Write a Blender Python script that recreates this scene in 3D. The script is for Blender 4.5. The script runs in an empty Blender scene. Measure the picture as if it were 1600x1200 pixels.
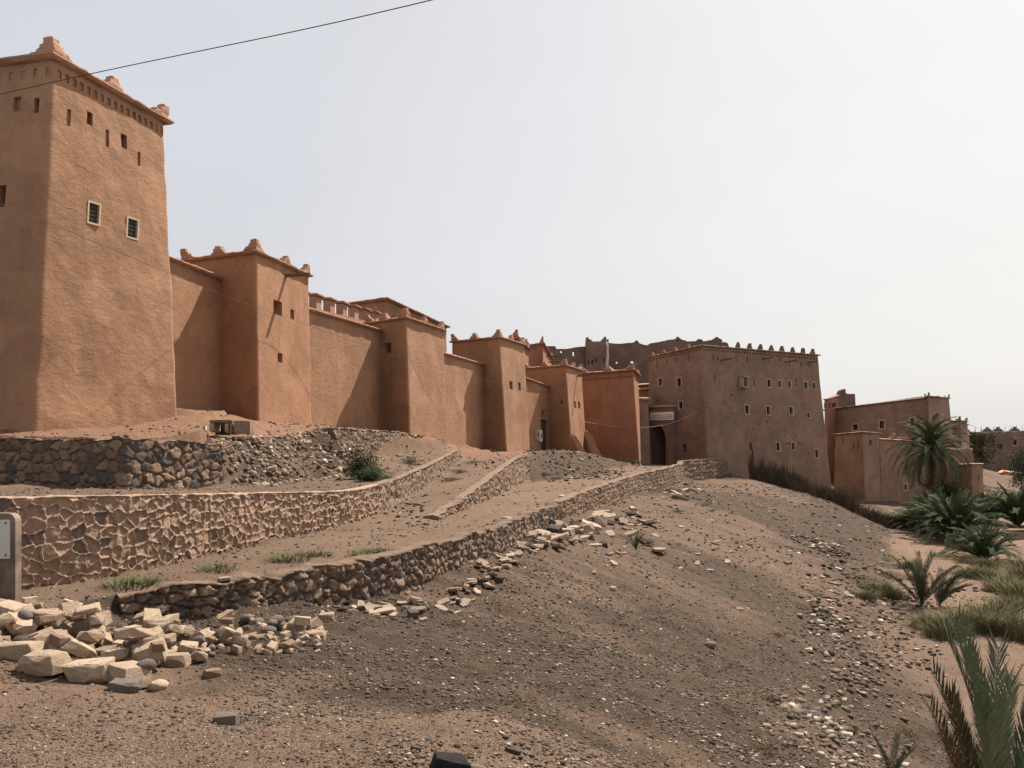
import bpy, bmesh, math, random
import numpy as np
from mathutils import Vector, Matrix
D = bpy.data
S = bpy.context.scene
R = math.radians
random.seed(7); rng = np.random.default_rng(11)

# ------------------------------------------------------------------ camera, sky, sun, exposure
F, CX, HY = 1330.0, 800.0, 690.0          # focal length in photo pixels, centre column, horizon row
cam = D.cameras.new('camera'); co = D.objects.new('camera', cam); S.collection.objects.link(co)
co.location = (0, 0, 0); co.rotation_euler = (R(90), 0, 0)
cam.sensor_width = 36; cam.lens = F / 1600 * 36; cam.shift_y = (HY - 600) / 1600
cam.clip_start = 0.1; cam.clip_end = 3000
S.camera = co
SUN_AZ, SUN_EL = 38.0, 53.0               # clockwise from +Y
W = D.worlds.new('World'); S.world = W; W.use_nodes = True
nt = W.node_tree; bg = nt.nodes['Background']
sky = nt.nodes.new('ShaderNodeTexSky'); sky.sky_type = 'NISHITA'; sky.sun_disc = False
sky.sun_elevation = R(SUN_EL); sky.sun_rotation = R(SUN_AZ)
sky.air_density = 1.0; sky.dust_density = 6.0; sky.ozone_density = 1.0; sky.altitude = 300
hs = nt.nodes.new('ShaderNodeHueSaturation'); hs.inputs['Saturation'].default_value = 0.55
wm = nt.nodes.new('ShaderNodeMix'); wm.data_type = 'RGBA'; wm.inputs['Factor'].default_value = 0.8
wm.inputs['B'].default_value = (6.5, 6.5, 6.75, 1)
tcw = nt.nodes.new('ShaderNodeTexCoord'); vd = nt.nodes.new('ShaderNodeVectorMath'); vd.operation = 'DOT_PRODUCT'
vd.inputs[1].default_value = (math.sin(R(62)), math.cos(R(62)), -.25)
nt.links.new(tcw.outputs['Generated'], vd.inputs[0])
hz = nt.nodes.new('ShaderNodeValToRGB'); hz.color_ramp.elements[0].position = .15; hz.color_ramp.elements[0].color = (.645, .652, .69, 1)
hz.color_ramp.elements[1].position = .92; hz.color_ramp.elements[1].color = (.83, .812, .775, 1); nt.links.new(vd.outputs['Value'], hz.inputs[0])
cn = nt.nodes.new('ShaderNodeTexNoise'); cn.inputs['Scale'].default_value = 2.2; cn.inputs['Detail'].default_value = 5
cm = nt.nodes.new('ShaderNodeMapping'); cm.inputs['Scale'].default_value = (1, 1, 3.5); nt.links.new(tcw.outputs['Generated'], cm.inputs[0]); nt.links.new(cm.outputs[0], cn.inputs['Vector'])
cr = nt.nodes.new('ShaderNodeMapRange'); cr.inputs[1].default_value = .3; cr.inputs[2].default_value = .7; cr.inputs[3].default_value = 9.45; cr.inputs[4].default_value = 10.0; nt.links.new(cn.outputs['Fac'], cr.inputs[0])
hm = nt.nodes.new('ShaderNodeVectorMath'); hm.operation = 'SCALE'; nt.links.new(hz.outputs[0], hm.inputs[0]); nt.links.new(cr.outputs[0], hm.inputs['Scale'])
nt.links.new(hm.outputs[0], wm.inputs['B'])
nt.links.new(sky.outputs[0], hs.inputs['Color'])
nt.links.new(hs.outputs[0], wm.inputs['A']); nt.links.new(wm.outputs['Result'], bg.inputs[0])
bg.inputs[1].default_value = 0.062
sl = D.lights.new('sun', 'SUN'); sl.energy = 5.0; sl.angle = R(0.8); sl.color = (1, 0.93, 0.84)
so = D.objects.new('sun', sl); S.collection.objects.link(so)
so.rotation_euler = (R(90 - SUN_EL), 0, R(180 - SUN_AZ) )
sd = Vector((math.sin(R(SUN_AZ))*math.cos(R(SUN_EL)), math.cos(R(SUN_AZ))*math.cos(R(SUN_EL)), math.sin(R(SUN_EL))))
so.rotation_euler = (-sd).to_track_quat('-Z', 'Y').to_euler()
S.view_settings.view_transform = 'Standard'; S.view_settings.look = 'None'
S.view_settings.exposure = 0.95; S.view_settings.gamma = 1
S.cycles.max_bounces = 6; S.cycles.diffuse_bounces = 3; S.cycles.transparent_max_bounces = 4

# ------------------------------------------------------------------ helpers
def V(px, py, Y): return ((px-CX)/F*Y, Y, (HY-py)/F*Y)
def VX(px, Y): return (px-CX)/F*Y
def VZ(py, Y): return (HY-py)/F*Y

def hsh(a, b, c, seed=0):
    n = (a.astype(np.int64)*374761393 + b.astype(np.int64)*668265263 + c.astype(np.int64)*1274126177 + seed*69069) & 0xffffffff
    n = ((n ^ (n >> 13))*1274126177) & 0xffffffff
    n = ((n ^ (n >> 16))*2246822519) & 0xffffffff
    return ((n ^ (n >> 15)) & 0xffffff)/float(0xffffff)
def vnoise(x, y, z, sc=1.0, seed=0):
    x = np.asarray(x, float)/sc; y = np.asarray(y, float)/sc; z = np.asarray(z, float)/sc
    x, y, z = np.broadcast_arrays(x, y, z)
    ix, iy, iz = np.floor(x), np.floor(y), np.floor(z)
    fx, fy, fz = x-ix, y-iy, z-iz
    fx, fy, fz = [f*f*(3-2*f) for f in (fx, fy, fz)]
    r = 0
    for dx in (0, 1):
        for dy in (0, 1):
            for dz in (0, 1):
                w = (fx if dx else 1-fx)*(fy if dy else 1-fy)*(fz if dz else 1-fz)
                r = r + w*hsh(ix+dx, iy+dy, iz+dz, seed)
    return r*2-1
def fbm(x, y, z, sc, o=3, seed=0):
    r = 0; a = 1
    for k in range(o):
        r = r + a*vnoise(x, y, z, sc/2**k, seed+k); a *= .5
    return r
def sm(a, b, x):
    t = np.clip((np.asarray(x, float)-a)/(b-a), 0, 1); return t*t*(3-2*t)

def link(o): S.collection.objects.link(o); return o
def thing(name, label, cat, loc=(0, 0, 0), group=None):
    o = D.objects.new(name, None); link(o); o.location = loc; o.empty_display_size = .3
    o['label'] = label; o['category'] = cat
    if group: o['group'] = group
    return o
def tag(o, label, cat, group=None, kind=None):
    o['label'] = label; o['category'] = cat
    if group: o['group'] = group
    if kind: o['kind'] = kind
    return o
def wloc(p):
    v = Vector((0, 0, 0))
    while p is not None: v += p.location; p = p.parent
    return v
def mobj(name, verts, faces, mat, parent=None, smooth=False, origin=None):
    """world-space verts -> one mesh object"""
    me = D.meshes.new(name)
    v = np.asarray(verts, float).reshape(-1, 3)
    off = np.array(wloc(parent)) if parent is not None else np.zeros(3)
    if origin is not None and parent is None: off = np.array(origin, float)
    v = v-off
    if isinstance(faces, np.ndarray):
        k = faces.shape[1]; n = len(faces)
        me.vertices.add(len(v)); me.vertices.foreach_set('co', v.ravel())
        me.loops.add(n*k); me.loops.foreach_set('vertex_index', faces.ravel().astype(np.int32))
        me.polygons.add(n); me.polygons.foreach_set('loop_start', np.arange(0, n*k, k, dtype=np.int32))
        me.update(calc_edges=True)
    else:
        me.from_pydata(v.tolist(), [], faces)
    me.validate()
    for m in (mat if isinstance(mat, (list, tuple)) else [mat]): me.materials.append(m)
    if smooth: me.polygons.foreach_set('use_smooth', [True]*len(me.polygons))
    o = D.objects.new(name, me); link(o)
    if parent is not None: o.parent = parent
    elif origin is not None: o.location = origin
    return o
def bobj(name, bm, mat, parent=None, smooth=False, origin=None):
    me = D.meshes.new(name)
    off = wloc(parent) if parent is not None else Vector(origin or (0, 0, 0))
    bmesh.ops.translate(bm, verts=bm.verts, vec=-off)
    bm.to_mesh(me); bm.free()
    me.materials.append(mat)
    if smooth: me.polygons.foreach_set('use_smooth', [True]*len(me.polygons))
    o = D.objects.new(name, me); link(o)
    if parent is not None: o.parent = parent
    elif origin is not None: o.location = origin
    return o
def attr(o, name, arr):
    a = o.data.attributes.new(name, 'FLOAT_COLOR', 'POINT')
    b = np.ones((len(arr), 4)); b[:, :arr.shape[1]] = arr
    a.data.foreach_set('color', b.ravel().astype(np.float32))
def prism(bm, poly, z0, z1):
    b = [bm.verts.new((p[0], p[1], z0)) for p in poly]; t = [bm.verts.new((p[0], p[1], z1)) for p in poly]
    n = len(poly)
    bm.faces.new(t); bm.faces.new(b[::-1])
    for i in range(n): bm.faces.new((b[i], b[(i+1) % n], t[(i+1) % n], t[i]))
def frame_box(bm, c, ax, ay, az, sx, sy, sz):
    c, ax, ay, az = map(Vector, (c, ax, ay, az))
    vs = []
    for k in (-.5, .5):
        for j in (-.5, .5):
            for i in (-.5, .5): vs.append(bm.verts.new(c+ax*i*sx+ay*j*sy+az*k*sz))
    for f in ((0, 2, 3, 1), (4, 5, 7, 6), (0, 1, 5, 4), (2, 6, 7, 3), (0, 4, 6, 2), (1, 3, 7, 5)):
        bm.faces.new([vs[i] for i in f])

# ------------------------------------------------------------------ materials
class NT:
    def __init__(s, name, rough=.95, spec=.15):
        s.m = D.materials.new(name); s.m.use_nodes = True; s.t = s.m.node_tree
        s.b = s.t.nodes['Principled BSDF']; s.b.inputs['Roughness'].default_value = rough
        s.b.inputs['Specular IOR Level'].default_value = spec
        g = s.n('ShaderNodeNewGeometry'); s.pos = g.outputs['Position']
    def n(s, t, **k):
        x = s.t.nodes.new(t)
        for a, b in k.items(): setattr(x, a, b)
        return x
    def l(s, a, b): s.t.links.new(a, b)
    def setin(s, sock, v):
        if hasattr(v, 'is_output') or hasattr(v, 'links'): s.l(v, sock)
        elif isinstance(v, (tuple, list)): sock.default_value = (*v, 1) if len(v) == 3 and len(sock.default_value) == 4 else v
        else: sock.default_value = v
    def scale(s, vec, sc):
        m = s.n('ShaderNodeMapping'); m.inputs['Scale'].default_value = sc; s.l(vec, m.inputs['Vector']); return m.outputs[0]
    def noise(s, sc, det=4, rough=.6, vec=None, dist=0):
        x = s.n('ShaderNodeTexNoise'); x.inputs['Scale'].default_value = sc; x.inputs['Detail'].default_value = det
        x.inputs['Roughness'].default_value = rough; x.inputs['Distortion'].default_value = dist
        s.l(vec if vec is not None else s.pos, x.inputs['Vector']); return x.outputs['Fac']
    def vor(s, sc, vec=None, feat='F1', out='Distance', rnd=1):
        x = s.n('ShaderNodeTexVoronoi', feature=feat); x.inputs['Scale'].default_value = sc; x.inputs['Randomness'].default_value = rnd
        s.l(vec if vec is not None else s.pos, x.inputs['Vector']); return x.outputs[out]
    def ramp(s, f, stops):
        x = s.n('ShaderNodeValToRGB'); e = x.color_ramp.elements
        while len(e) < len(stops): e.new(.5)
        for i, (p, c) in enumerate(stops):
            e[i].position = p; e[i].color = (*c, 1) if isinstance(c, tuple) else (c, c, c, 1)
        s.l(f, x.inputs[0]); return x.outputs[0]
    def mix(s, f, a, b, bt='MIX'):
        x = s.n('ShaderNodeMix', data_type='RGBA', blend_type=bt)
        s.setin(x.inputs['Factor'], f); s.setin(x.inputs['A'], a); s.setin(x.inputs['B'], b); return x.outputs['Result']
    def math(s, op, a, b=0.0):
        x = s.n('ShaderNodeMath', operation=op); s.setin(x.inputs[0], a); s.setin(x.inputs[1], b); return x.outputs[0]
    def bump(s, h, st, dist, prev=None):
        x = s.n('ShaderNodeBump'); x.inputs['Strength'].default_value = st; x.inputs['Distance'].default_value = dist
        s.l(h, x.inputs['Height'])
        if prev is not None: s.l(prev, x.inputs['Normal'])
        return x.outputs[0]
    def done(s, col, nrm=None):
        s.setin(s.b.inputs['Base Color'], col)
        if nrm is not None: s.l(nrm, s.b.inputs['Normal'])
        return s.m
    def att(s, name):
        x = s.n('ShaderNodeAttribute', attribute_name=name); sp = s.n('ShaderNodeSeparateColor'); s.l(x.outputs['Color'], sp.inputs[0])
        return x.outputs['Color'], sp.outputs
    def orand(s): return s.n('ShaderNodeObjectInfo').outputs['Random']

def clay(name, c1, c2, bumpk=1.0, stain=.45, stain_col=(.17, .10, .072)):
    m = NT(name)
    big = m.noise(.35, 5, .6); mid = m.noise(2.2, 6, .65); fine = m.noise(14, 6, .7)
    lum = m.ramp(big, [(.38, 0.0), (.62, 1.0)])
    col = m.mix(lum, c1, c2)
    col = m.mix(m.ramp(mid, [(.42, 0.0), (.75, stain)]), col, stain_col)
    col = m.mix(m.ramp(fine, [(.45, 0.0), (.8, .35)]), col, tuple(min(1, x*1.3) for x in c2))
    wash = m.noise(1.3, 4, .6, m.scale(m.pos, (1, 1, .12)))       # rain-washed vertical streaks
    col = m.mix(m.ramp(wash, [(.48, 0.0), (.75, .42)]), col, tuple(x*.7 for x in c1))
    wv = m.n('ShaderNodeVectorMath', operation='ADD'); nz = m.n('ShaderNodeTexNoise'); nz.inputs['Scale'].default_value = 1.1; nz.inputs['Detail'].default_value = 6; m.l(m.pos, nz.inputs['Vector'])
    m.l(m.pos, wv.inputs[0]); m.l(nz.outputs['Color'], wv.inputs[1])
    crk = m.math('MULTIPLY', m.ramp(m.vor(.75, wv.outputs[0], 'DISTANCE_TO_EDGE'), [(0, 1.0), (.012, 0.0)]), m.ramp(m.noise(.6, 3), [(.52, 0.0), (.62, .55)]))
    col = m.mix(crk, col, tuple(x*.45 for x in c1))
    patch = m.ramp(m.noise(.55, 2, .4, wv.outputs[0]), [(.54, 0.0), (.57, .38)])
    col = m.mix(patch, col, tuple(min(1, x*1.18) for x in c2))
    hand = m.noise(3.2, 6, .62, m.scale(m.pos, (1, 1, 1.7)), .3)
    n = m.bump(hand, .34*bumpk, .09)
    col = m.mix(m.ramp(m.noise(7, 6, .75, m.scale(m.pos, (1, 1, 1.6))), [(.48, 0.0), (.72, .4)]), col, tuple(x*.72 for x in c1))
    n = m.bump(m.noise(13, 5, .7), .5*bumpk, .03, n)
    n = m.bump(m.noise(60, 3, .6), .35*bumpk, .008, n)
    return m.done(col, n)
M_clay1 = clay('clay_plaster', (.272, .147, .085), (.325, .180, .106))
M_clay2 = clay('clay_plaster_orange', (.278, .143, .079), (.328, .174, .098), .8)
M_clay3 = clay('clay_plaster_red', (.27, .127, .075), (.31, .15, .09), .7)
M_block = clay('old_mud_plaster', (.205, .130, .090), (.26, .166, .117), .8, .5, (.115, .074, .052))
M_old = clay('weathered_mud_brick', (.145, .098, .073), (.185, .128, .096), 1.2, .6, (.09, .064, .05))
M_rim = clay('clay_coping', (.30, .17, .11), (.35, .20, .13), .9, .4)

def flat(name, col, rough=.8, spec=.2, var=.25, sc=20):
    m = NT(name, rough, spec)
    c = m.mix(m.ramp(m.noise(sc, 4), [(.35, 0.0), (.7, 1.0)]), tuple(x*(1-var) for x in col), tuple(min(1, x*(1+var*.4)) for x in col))
    return m.done(c, m.bump(m.noise(sc*2, 3), .2, .01))
M_white = flat('white_paint', (.62, .58, .52), .7, .2, .15)
M_signw = flat('sign_white', (.78, .75, .72), .6, .2, .05)
M_frame = flat('cream_wood', (.55, .42, .28), .8, .2, .2)
M_frameb = flat('lime_wash_frame', (.42, .33, .26), .9, .1, .35, 6)
M_pane = flat('dark_pane', (.02, .022, .025), .25, .5, .3)
M_grille = flat('iron_grille', (.06, .045, .03), .6, .3)
M_wood = flat('old_wood', (.16, .10, .065), .8, .2, .4, 12)
M_doorw = flat('dark_door_wood', (.09, .055, .038), .8, .2, .4, 12)
M_cable = flat('black_cable', (.03, .03, .03), .6, .2)
M_cablel = flat('pale_cable', (.38, .27, .21), .8, .1)
M_conc = flat('concrete', (.22, .165, .13), .9, .1, .45, 3)
M_plate = flat('pale_plate', (.52, .52, .46), .5, .3, .06, 3)
M_ink = flat('black_ink', (.03, .03, .03), .7, .1)
M_metal = flat('grey_metal', (.3, .3, .3), .5, .4)

def stonewall_mat(name, mortar, s1, s2, s3, dark=.2):
    m = NT(name, .92, .2)
    col, (r, g, b) = m.att('wall')         # r = stone (1) or mortar (0), g = stone random, b = cap
    st = m.ramp(g, [(0, s3), (dark, s3), (dark+.05, s1), (.6, s1), (1, s2)])
    st = m.mix(m.ramp(m.noise(9, 5, .7), [(.42, 0.0), (.8, .6)]), st, mortar)
    st = m.mix(m.ramp(m.noise(25, 4, .7), [(.4, 0.0), (.8, .5)]), st, tuple(x*.45 for x in s1))
    mo = m.mix(m.ramp(m.noise(16, 5), [(.35, 0.0), (.75, 1.0)]), tuple(x*.72 for x in mortar), tuple(x*1.12 for x in mortar))
    c = m.mix(r, mo, st)
    c = m.mix(b, c, mo)
    n = m.bump(m.noise(22, 6, .7), .7, .03)
    n = m.bump(m.noise(90, 4, .7), .5, .008, n)
    return m.done(c, n)
M_net = stonewall_mat('mortar_net_wall', (.35, .235, .165), (.28, .182, .125), (.32, .212, .145), (.13, .10, .08), .06)
M_dry = stonewall_mat('rubble_wall', (.17, .112, .076), (.17, .115, .08), (.27, .19, .13), (.08, .071, .065), .3)
M_dry2 = stonewall_mat('pale_rubble_wall', (.20, .13, .09), (.20, .13, .09), (.29, .20, .135), (.10, .08, .066), .2)

def stone_mat(name, a, b, dirt=(.15, .105, .075)):
    m = NT(name, .9, .2)
    c = m.mix(m.orand(), a, b)
    oc = m.n('ShaderNodeTexCoord').outputs['Object']
    c = m.mix(m.ramp(m.noise(6, 5, .65, oc), [(.4, 0.0), (.8, .6)]), c, dirt)
    n = m.bump(m.noise(12, 6, .7, oc), .6, .04)
    return m.done(c, m.bump(m.noise(70, 4, .7, oc), .4, .006, n))
M_lime = stone_mat('limestone', (.42, .315, .22), (.29, .205, .14))
M_slab = stone_mat('pale_flagstone', (.40, .31, .22), (.21, .15, .105))
M_grey = stone_mat('grey_boulder', (.105, .097, .09), (.16, .13, .108))
M_ochre = stone_mat('ochre_boulder', (.23, .145, .095), (.19, .125, .085))
M_black = stone_mat('black_rock', (.014, .012, .011), (.02, .017, .015), (.03, .024, .02))
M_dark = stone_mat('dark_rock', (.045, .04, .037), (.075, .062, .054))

# ground
def ground_mat():
    m = NT('ground_earth', .96, .1)
    col, (dust, dark, sand) = m.att('reg')
    warp = m.scale(m.pos, (.35, 1.4, .6))
    base = m.mix(m.ramp(m.noise(.9, 6, .65, warp, .4), [(.32, 0.0), (.7, 1.0)]), (0.1156, 0.0757, 0.0524), (0.1773, 0.1149, 0.0773))
    drk = m.mix(m.ramp(m.noise(2.5, 5, .7), [(.35, 0.0), (.7, 1.0)]), (0.0585, 0.0400, 0.0268), (0.0998, 0.0667, 0.0442))
    base = m.mix(m.ramp(m.math('ADD', dark, m.math('MULTIPLY', m.noise(.8, 7, .7, warp, .6), 1.1)), [(.72, 0.0), (1.0, 1.0)]), base, drk)
    pale = m.mix(m.ramp(m.noise(1.8, 5, .65), [(.3, 0.0), (.7, 1.0)]), (0.177, 0.114, 0.077), (0.234, 0.155, 0.107))
    base = m.mix(sand, base, pale)
    org = m.mix(m.ramp(m.noise(2.5, 5, .65), [(.3, 0.0), (.7, 1.0)]), (0.210, 0.116, 0.071), (0.273, 0.154, 0.097))
    base = m.mix(dust, base, org)
    rs = m.n('ShaderNodeTexVoronoi'); rs.inputs['Scale'].default_value = 26; m.l(m.pos, rs.inputs['Vector'])
    sp = m.n('ShaderNodeSeparateColor'); m.l(rs.outputs['Color'], sp.inputs[0])
    peb = m.math('MULTIPLY', m.math('LESS_THAN', rs.outputs['Distance'], .33), m.math('GREATER_THAN', sp.outputs[0], .55))
    pc = m.ramp(sp.outputs[1], [(0, (.04, .034, .03)), (.45, (.08, .06, .048)), (.8, (.15, .115, .09)), (1, (.36, .31, .25))])
    calm = m.math('SUBTRACT', 1.0, m.math('MULTIPLY', m.math('MAXIMUM', sand, dust), .75))
    base = m.mix(m.math('MULTIPLY', peb, calm), base, pc)
    base = m.mix(m.ramp(m.noise(38, 5, .75), [(.45, 0.0), (.62, .75)]), base, m.mix(.65, base, (.03, .022, .017)))
    base = m.mix(m.ramp(m.noise(9, 5, .7), [(.5, 0.0), (.7, .45)]), base, m.mix(.5, base, (.04, .03, .023)))
    n = m.bump(m.noise(5, 6, .7), .55, .10)
    n = m.bump(m.noise(30, 5, .75), .9, .045, n)
    n = m.bump(rs.outputs['Distance'], .5, -.015, n)
    return m.done(base, n)
M_ground = ground_mat()
def gravel_mat():
    m = NT('gravel_stones', .9, .15)
    c, _ = m.att('tint')
    return m.done(m.mix(m.ramp(m.noise(60, 3), [(.4, 0.0), (.8, .4)]), c, (.08, .06, .05)))
M_gravel = gravel_mat()
def leaf(name, a, b, rough=.6, tr=.0):
    m = NT(name, .85, .06)
    c = m.mix(m.ramp(m.noise(2.3, 4), [(.3, 0.0), (.7, 1.0)]), a, b)
    return m.done(m.mix(m.math('MULTIPLY', m.orand(), .35), c, tuple(x*.6 for x in a)))
M_palm = leaf('palm_leaf', (.055, .078, .036), (.095, .118, .058), .5)
M_palmg = leaf('palm_leaf_grey', (.075, .09, .055), (.12, .13, .08), .5)
M_palmfg = leaf('corner_palm_leaf', (.085, .115, .055), (.15, .175, .095))
M_palmfg.node_tree.nodes['Principled BSDF'].inputs['Roughness'].default_value = .5
M_palmfg.node_tree.nodes['Principled BSDF'].inputs['Specular IOR Level'].default_value = .35
M_palmdry = leaf('dry_palm_leaf', (.11, .075, .042), (.075, .056, .032), .8)
M_palmy = leaf('young_palm_leaf', (.085, .09, .05), (.065, .072, .038), .6)
M_trunk = flat('palm_trunk', (.09, .065, .048), .95, .1, .5, 9)
M_weed = leaf('green_weed', (.055, .078, .028), (.085, .10, .042), .8)
M_straw = leaf('straw_grass', (.15, .11, .06), (.11, .08, .042), .9)
M_olive = leaf('olive_scrub', (.12, .112, .055), (.18, .158, .082), .9)
M_bush = leaf('bush_leaf', (.038, .055, .02), (.07, .08, .032), .8)
M_twig = leaf('dry_twig', (.075, .055, .039), (.13, .095, .066), .95)
M_reed = leaf('reed_cane', (.075, .054, .040), (.12, .088, .064), .95)

# ------------------------------------------------------------------ terrain: breaklines (Y, X, z), left to right
def BL(rows, px=True):
    out = []
    for r in rows:
        if len(r) == 3 and px: out.append((r[2], VX(r[0], r[2]), VZ(r[1], r[2])))
    return out
c0 = [(-10, -90, 0), (30, -90, 2), (60, -90, 3), (450, -90, 3)]
c1 = [(-10, -30, .2), (20, -30, .2), (24, -26, .4)] + BL([(285, 637, 29), (403, 658, 34), (487, 665, 39.3), (598, 674, 46), (640, 677, 48)]) + \
     [(51.5, -4.6, 0), (60, -1.5, -.68), (65, .5, -.88), (69, 4.0, -.8), (75, 9.8, -1.9), (80, 11.2, -2.3), (120, 12, -2.3), (450, 12, -2.3)]
c2 = [(-10, -26, -.2), (22.9, -25, .0)] + BL([(330, 690, 23.9), (345, 690, 24.8), (390, 690, 28), (440, 693, 31), (518, 671, 34.6), (583, 676, 38.2), (636, 678, 43), (690, 690, 47.5)]) + \
     [(51.5, -4.3, -.1), (60, -1.2, -.68), (65, .8, -.88), (69, 4.2, -.8), (75, 10.0, -1.9), (80, 11.5, -2.3), (450, 12.2, -2.3)]
c3 = [(-10, -22, -.8), (20, -22, -.9), (22.9, -22, -.9)] + BL([(352, 757, 23.9), (392, 760, 25.0), (470, 750, 28), (540, 748, 31), (548, 715, 34.8), (590, 710, 38.1), (640, 704, 42.8), (697, 697, 47.3)]) + \
     [(51.5, -4.0, -.3), (60, -.9, -.72), (65, 1.0, -.9), (69, 4.4, -.82), (75, 10.2, -1.9), (80, 11.7, -2.3), (450, 12.4, -2.3)]
A_top = [(-10, 782, 8.0)] if False else []
AT = [(6, -10.0, -.70), (9, -8.2, -.72), (11.5, VX(50, 11.5), VZ(778, 11.5))] + BL([(200, 776, 12.9), (320, 774, 14.9), (440, 771, 17.7), (500, 770, 19.5), (553, 768, 21.6), (594, 758, 24), (640, 742, 29), (687, 720, 39), (719, 702, 49)])
AB = [(6, -9.9, -1.9), (9, -8.1, -1.95), (11.5, VX(52, 11.5), VZ(918, 11.5))] + BL([(202, 896, 12.9), (322, 870, 14.9), (442, 843, 17.7), (502, 829, 19.5), (555, 815, 21.6), (596, 801, 24), (642, 777, 29), (689, 742, 39), (721, 720, 49)])
tailA = [(53, -2.9, -.65), (60, -.5, -.8), (65, 1.3, -.93), (69, 4.8, -.9), (75, 10.9, -1.95), (80, 12.3, -2.32), (450, 13, -2.35)]
c4 = [(-10, -14, -.7)] + [(y, x-.38, z-.03) for y, x, z in AT] + [(y, x-.3, z) for y, x, z in tailA]
c5 = [(-10, -13.6, -1.8)] + [(y, x, z-.02) for y, x, z in AB] + tailA
CT = BL([(684, 808, 23.2), (719, 786, 26), (737, 772, 28), (769, 747, 33), (790, 731, 37.5), (812, 715, 43), (826, 715, 44.5)])
CB = BL([(687, 813, 23.2), (721, 799, 26), (739, 792, 28), (769, 777, 33), (794, 768, 37.5), (818, 759, 42.5), (830, 755, 44.5)])
c6 = [(-10, -9, -1.8), (9, -6.8, -1.95), (12, -4.9, -1.97), (15, -3.8, -2.0), (20, -2.4, -2.04)] + [(y, x-.3, z-.04) for y, x, z in CT[:-1]] + \
     BL([(815, 714, 46.5), (822, 710, 50), (845, 705, 55), (882, 704, 60.5), (920, 708, 66), (952, 717, 71.5), (985, 727, 77)]) + [(80, 13.2, -2.35), (450, 14, -2.4)]
c7 = [(-10, -8.6, -1.8), (9, -6.4, -1.95), (12, -4.6, -1.97), (15, -3.5, -2.0), (20, -2.1, -2.05)] + [(y, x, z-.02) for y, x, z in CB] + \
     BL([(865, 750, 49), (912, 741, 57), (955, 733, 66), (988, 728, 76)]) + [(80, 13.6, -2.35), (450, 14.6, -2.4)]
PT = [(10.9, VX(185, 10.9), -1.97)] + BL([(300, 916, 11.4), (400, 905, 12.1), (500, 889, 13.3), (615, 870, 15), (687, 855, 16.7), (781, 827, 20.3), (828, 808, 24), (875, 789, 28.8), (922, 770, 35.7), (962, 755, 44), (1000, 743, 54), (1040, 734, 63), (1066, 727, 73)])
PB = [(10.9, VX(200, 10.9), -2.25)] + BL([(310, 962, 11.4), (408, 948, 12.1), (506, 939, 13.3), (618, 924, 15), (690, 899, 16.7), (783, 868, 20.3), (830, 833, 24), (877, 812, 28.8), (924, 800, 35.7), (964, 786, 44), (1002, 770, 54), (1040, 769, 63), (1070, 757, 72.6)])
c8 = [(-10, -8.2, -1.8), (5, -6.6, -1.88), (9, -5.6, -1.97)] + [(y, x-.35, z-.03) for y, x, z in PT] + [(77, 16.6, -2.15), (81.2, 19.6, -2.35), (82.4, 20.6, -2.4), (90, 21, -2.5), (450, 21, -2.5)]
c9 = [(-10, -7.8, -1.8), (5, -4.0, -1.88), (9, -4.9, -2.03)] + [(y, x, z) for y, x, z in PB] + [(77, 17.3, -3.6), (81.3, 20.4, -3.3), (82.4, 21.2, -3.2), (90, 22, -3.3), (450, 22, -3.3)]
rows = {  # Y: c10, c11, c12, c13
 -10: ((-1, -1.7), (2, -2.2), (8, -5), (13, -7)), 2: ((-.6, -1.75), (1, -2.15), (6.5, -5.0), (12, -7.3)), 5: ((-.3, -1.95), (.9, -2.35), (6.4, -5.6), (12, -7.5)), 7.5: ((0, -2.35), (1.5, -3.0), (8, -6.2), (13, -7.6)),
 9.5: ((0, -2.6), (3.0, -3.6), (8.5, -6.5), (13, -7.6)), 12: ((1, -3.0), (4.2, -4.2), (9.2, -6.8), (14, -7.6)),
 16: ((1.5, -3.6), (5.4, -5.0), (10, -7.1), (15, -7.6)), 20: ((3, -3.9), (6.5, -5.3), (11, -7.25), (17, -7.6)),
 27: ((4.5, -4), (8.5, -5.6), (13, -7.3), (20, -7.6)), 36: ((7, -4), (11.5, -5.7), (16.5, -7.3), (25, -7.6)),
 45: ((9.5, -3.9), (14.5, -5.6), (20, -7.3), (32, -7.6)), 54: ((13, -3.8), (18.5, -5.3), (24, -7.3), (40, -7.6)),
 64: ((17, -3.9), (23, -4.9), (28.5, -7.0), (46, -7.6)), 72: ((21, -3.8), (27, -5.0), (31.5, -6.9), (50, -7.6)),
 80: ((22.3, -3.5), (26, -4.15), (36, -7.2), (55, -7.6)), 90: ((24, -3.9), (30, -5), (40, -7.3), (58, -7.6)),
 108: ((28, -3.5), (40, -5), (54, -6.4), (66, -7.4)), 125: ((30, -2), (56, -1.4), (67.5, -3.4), (76, -7.2)), 150: ((30, -2), (60, -2), (84, -5.5), (100, -6.6)), 450: ((30, -2), (80, -2), (150, -5), (250, -6))}
c10, c11, c12, c13 = [[(y, r[i][0], r[i][1]) for y, r in rows.items()] for i in range(4)]
c14 = [(-10, 120, -7), (60, 150, -7.4), (150, 200, -6.8), (450, 500, -5)]
LINES = [np.array(c, float) for c in (c0, c1, c2, c3, c4, c5, c6, c7, c8, c9, c10, c11, c12, c13, c14)]
PLAT = np.array([(-9.45, 20.75), (-8.45, 23.3), (-8.8, 24.4), (-9.6, 26), (-10.5, 30), (-11, 33), (-40, 36), (-40, 24.5), (-15.2, 23.2)])
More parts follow.
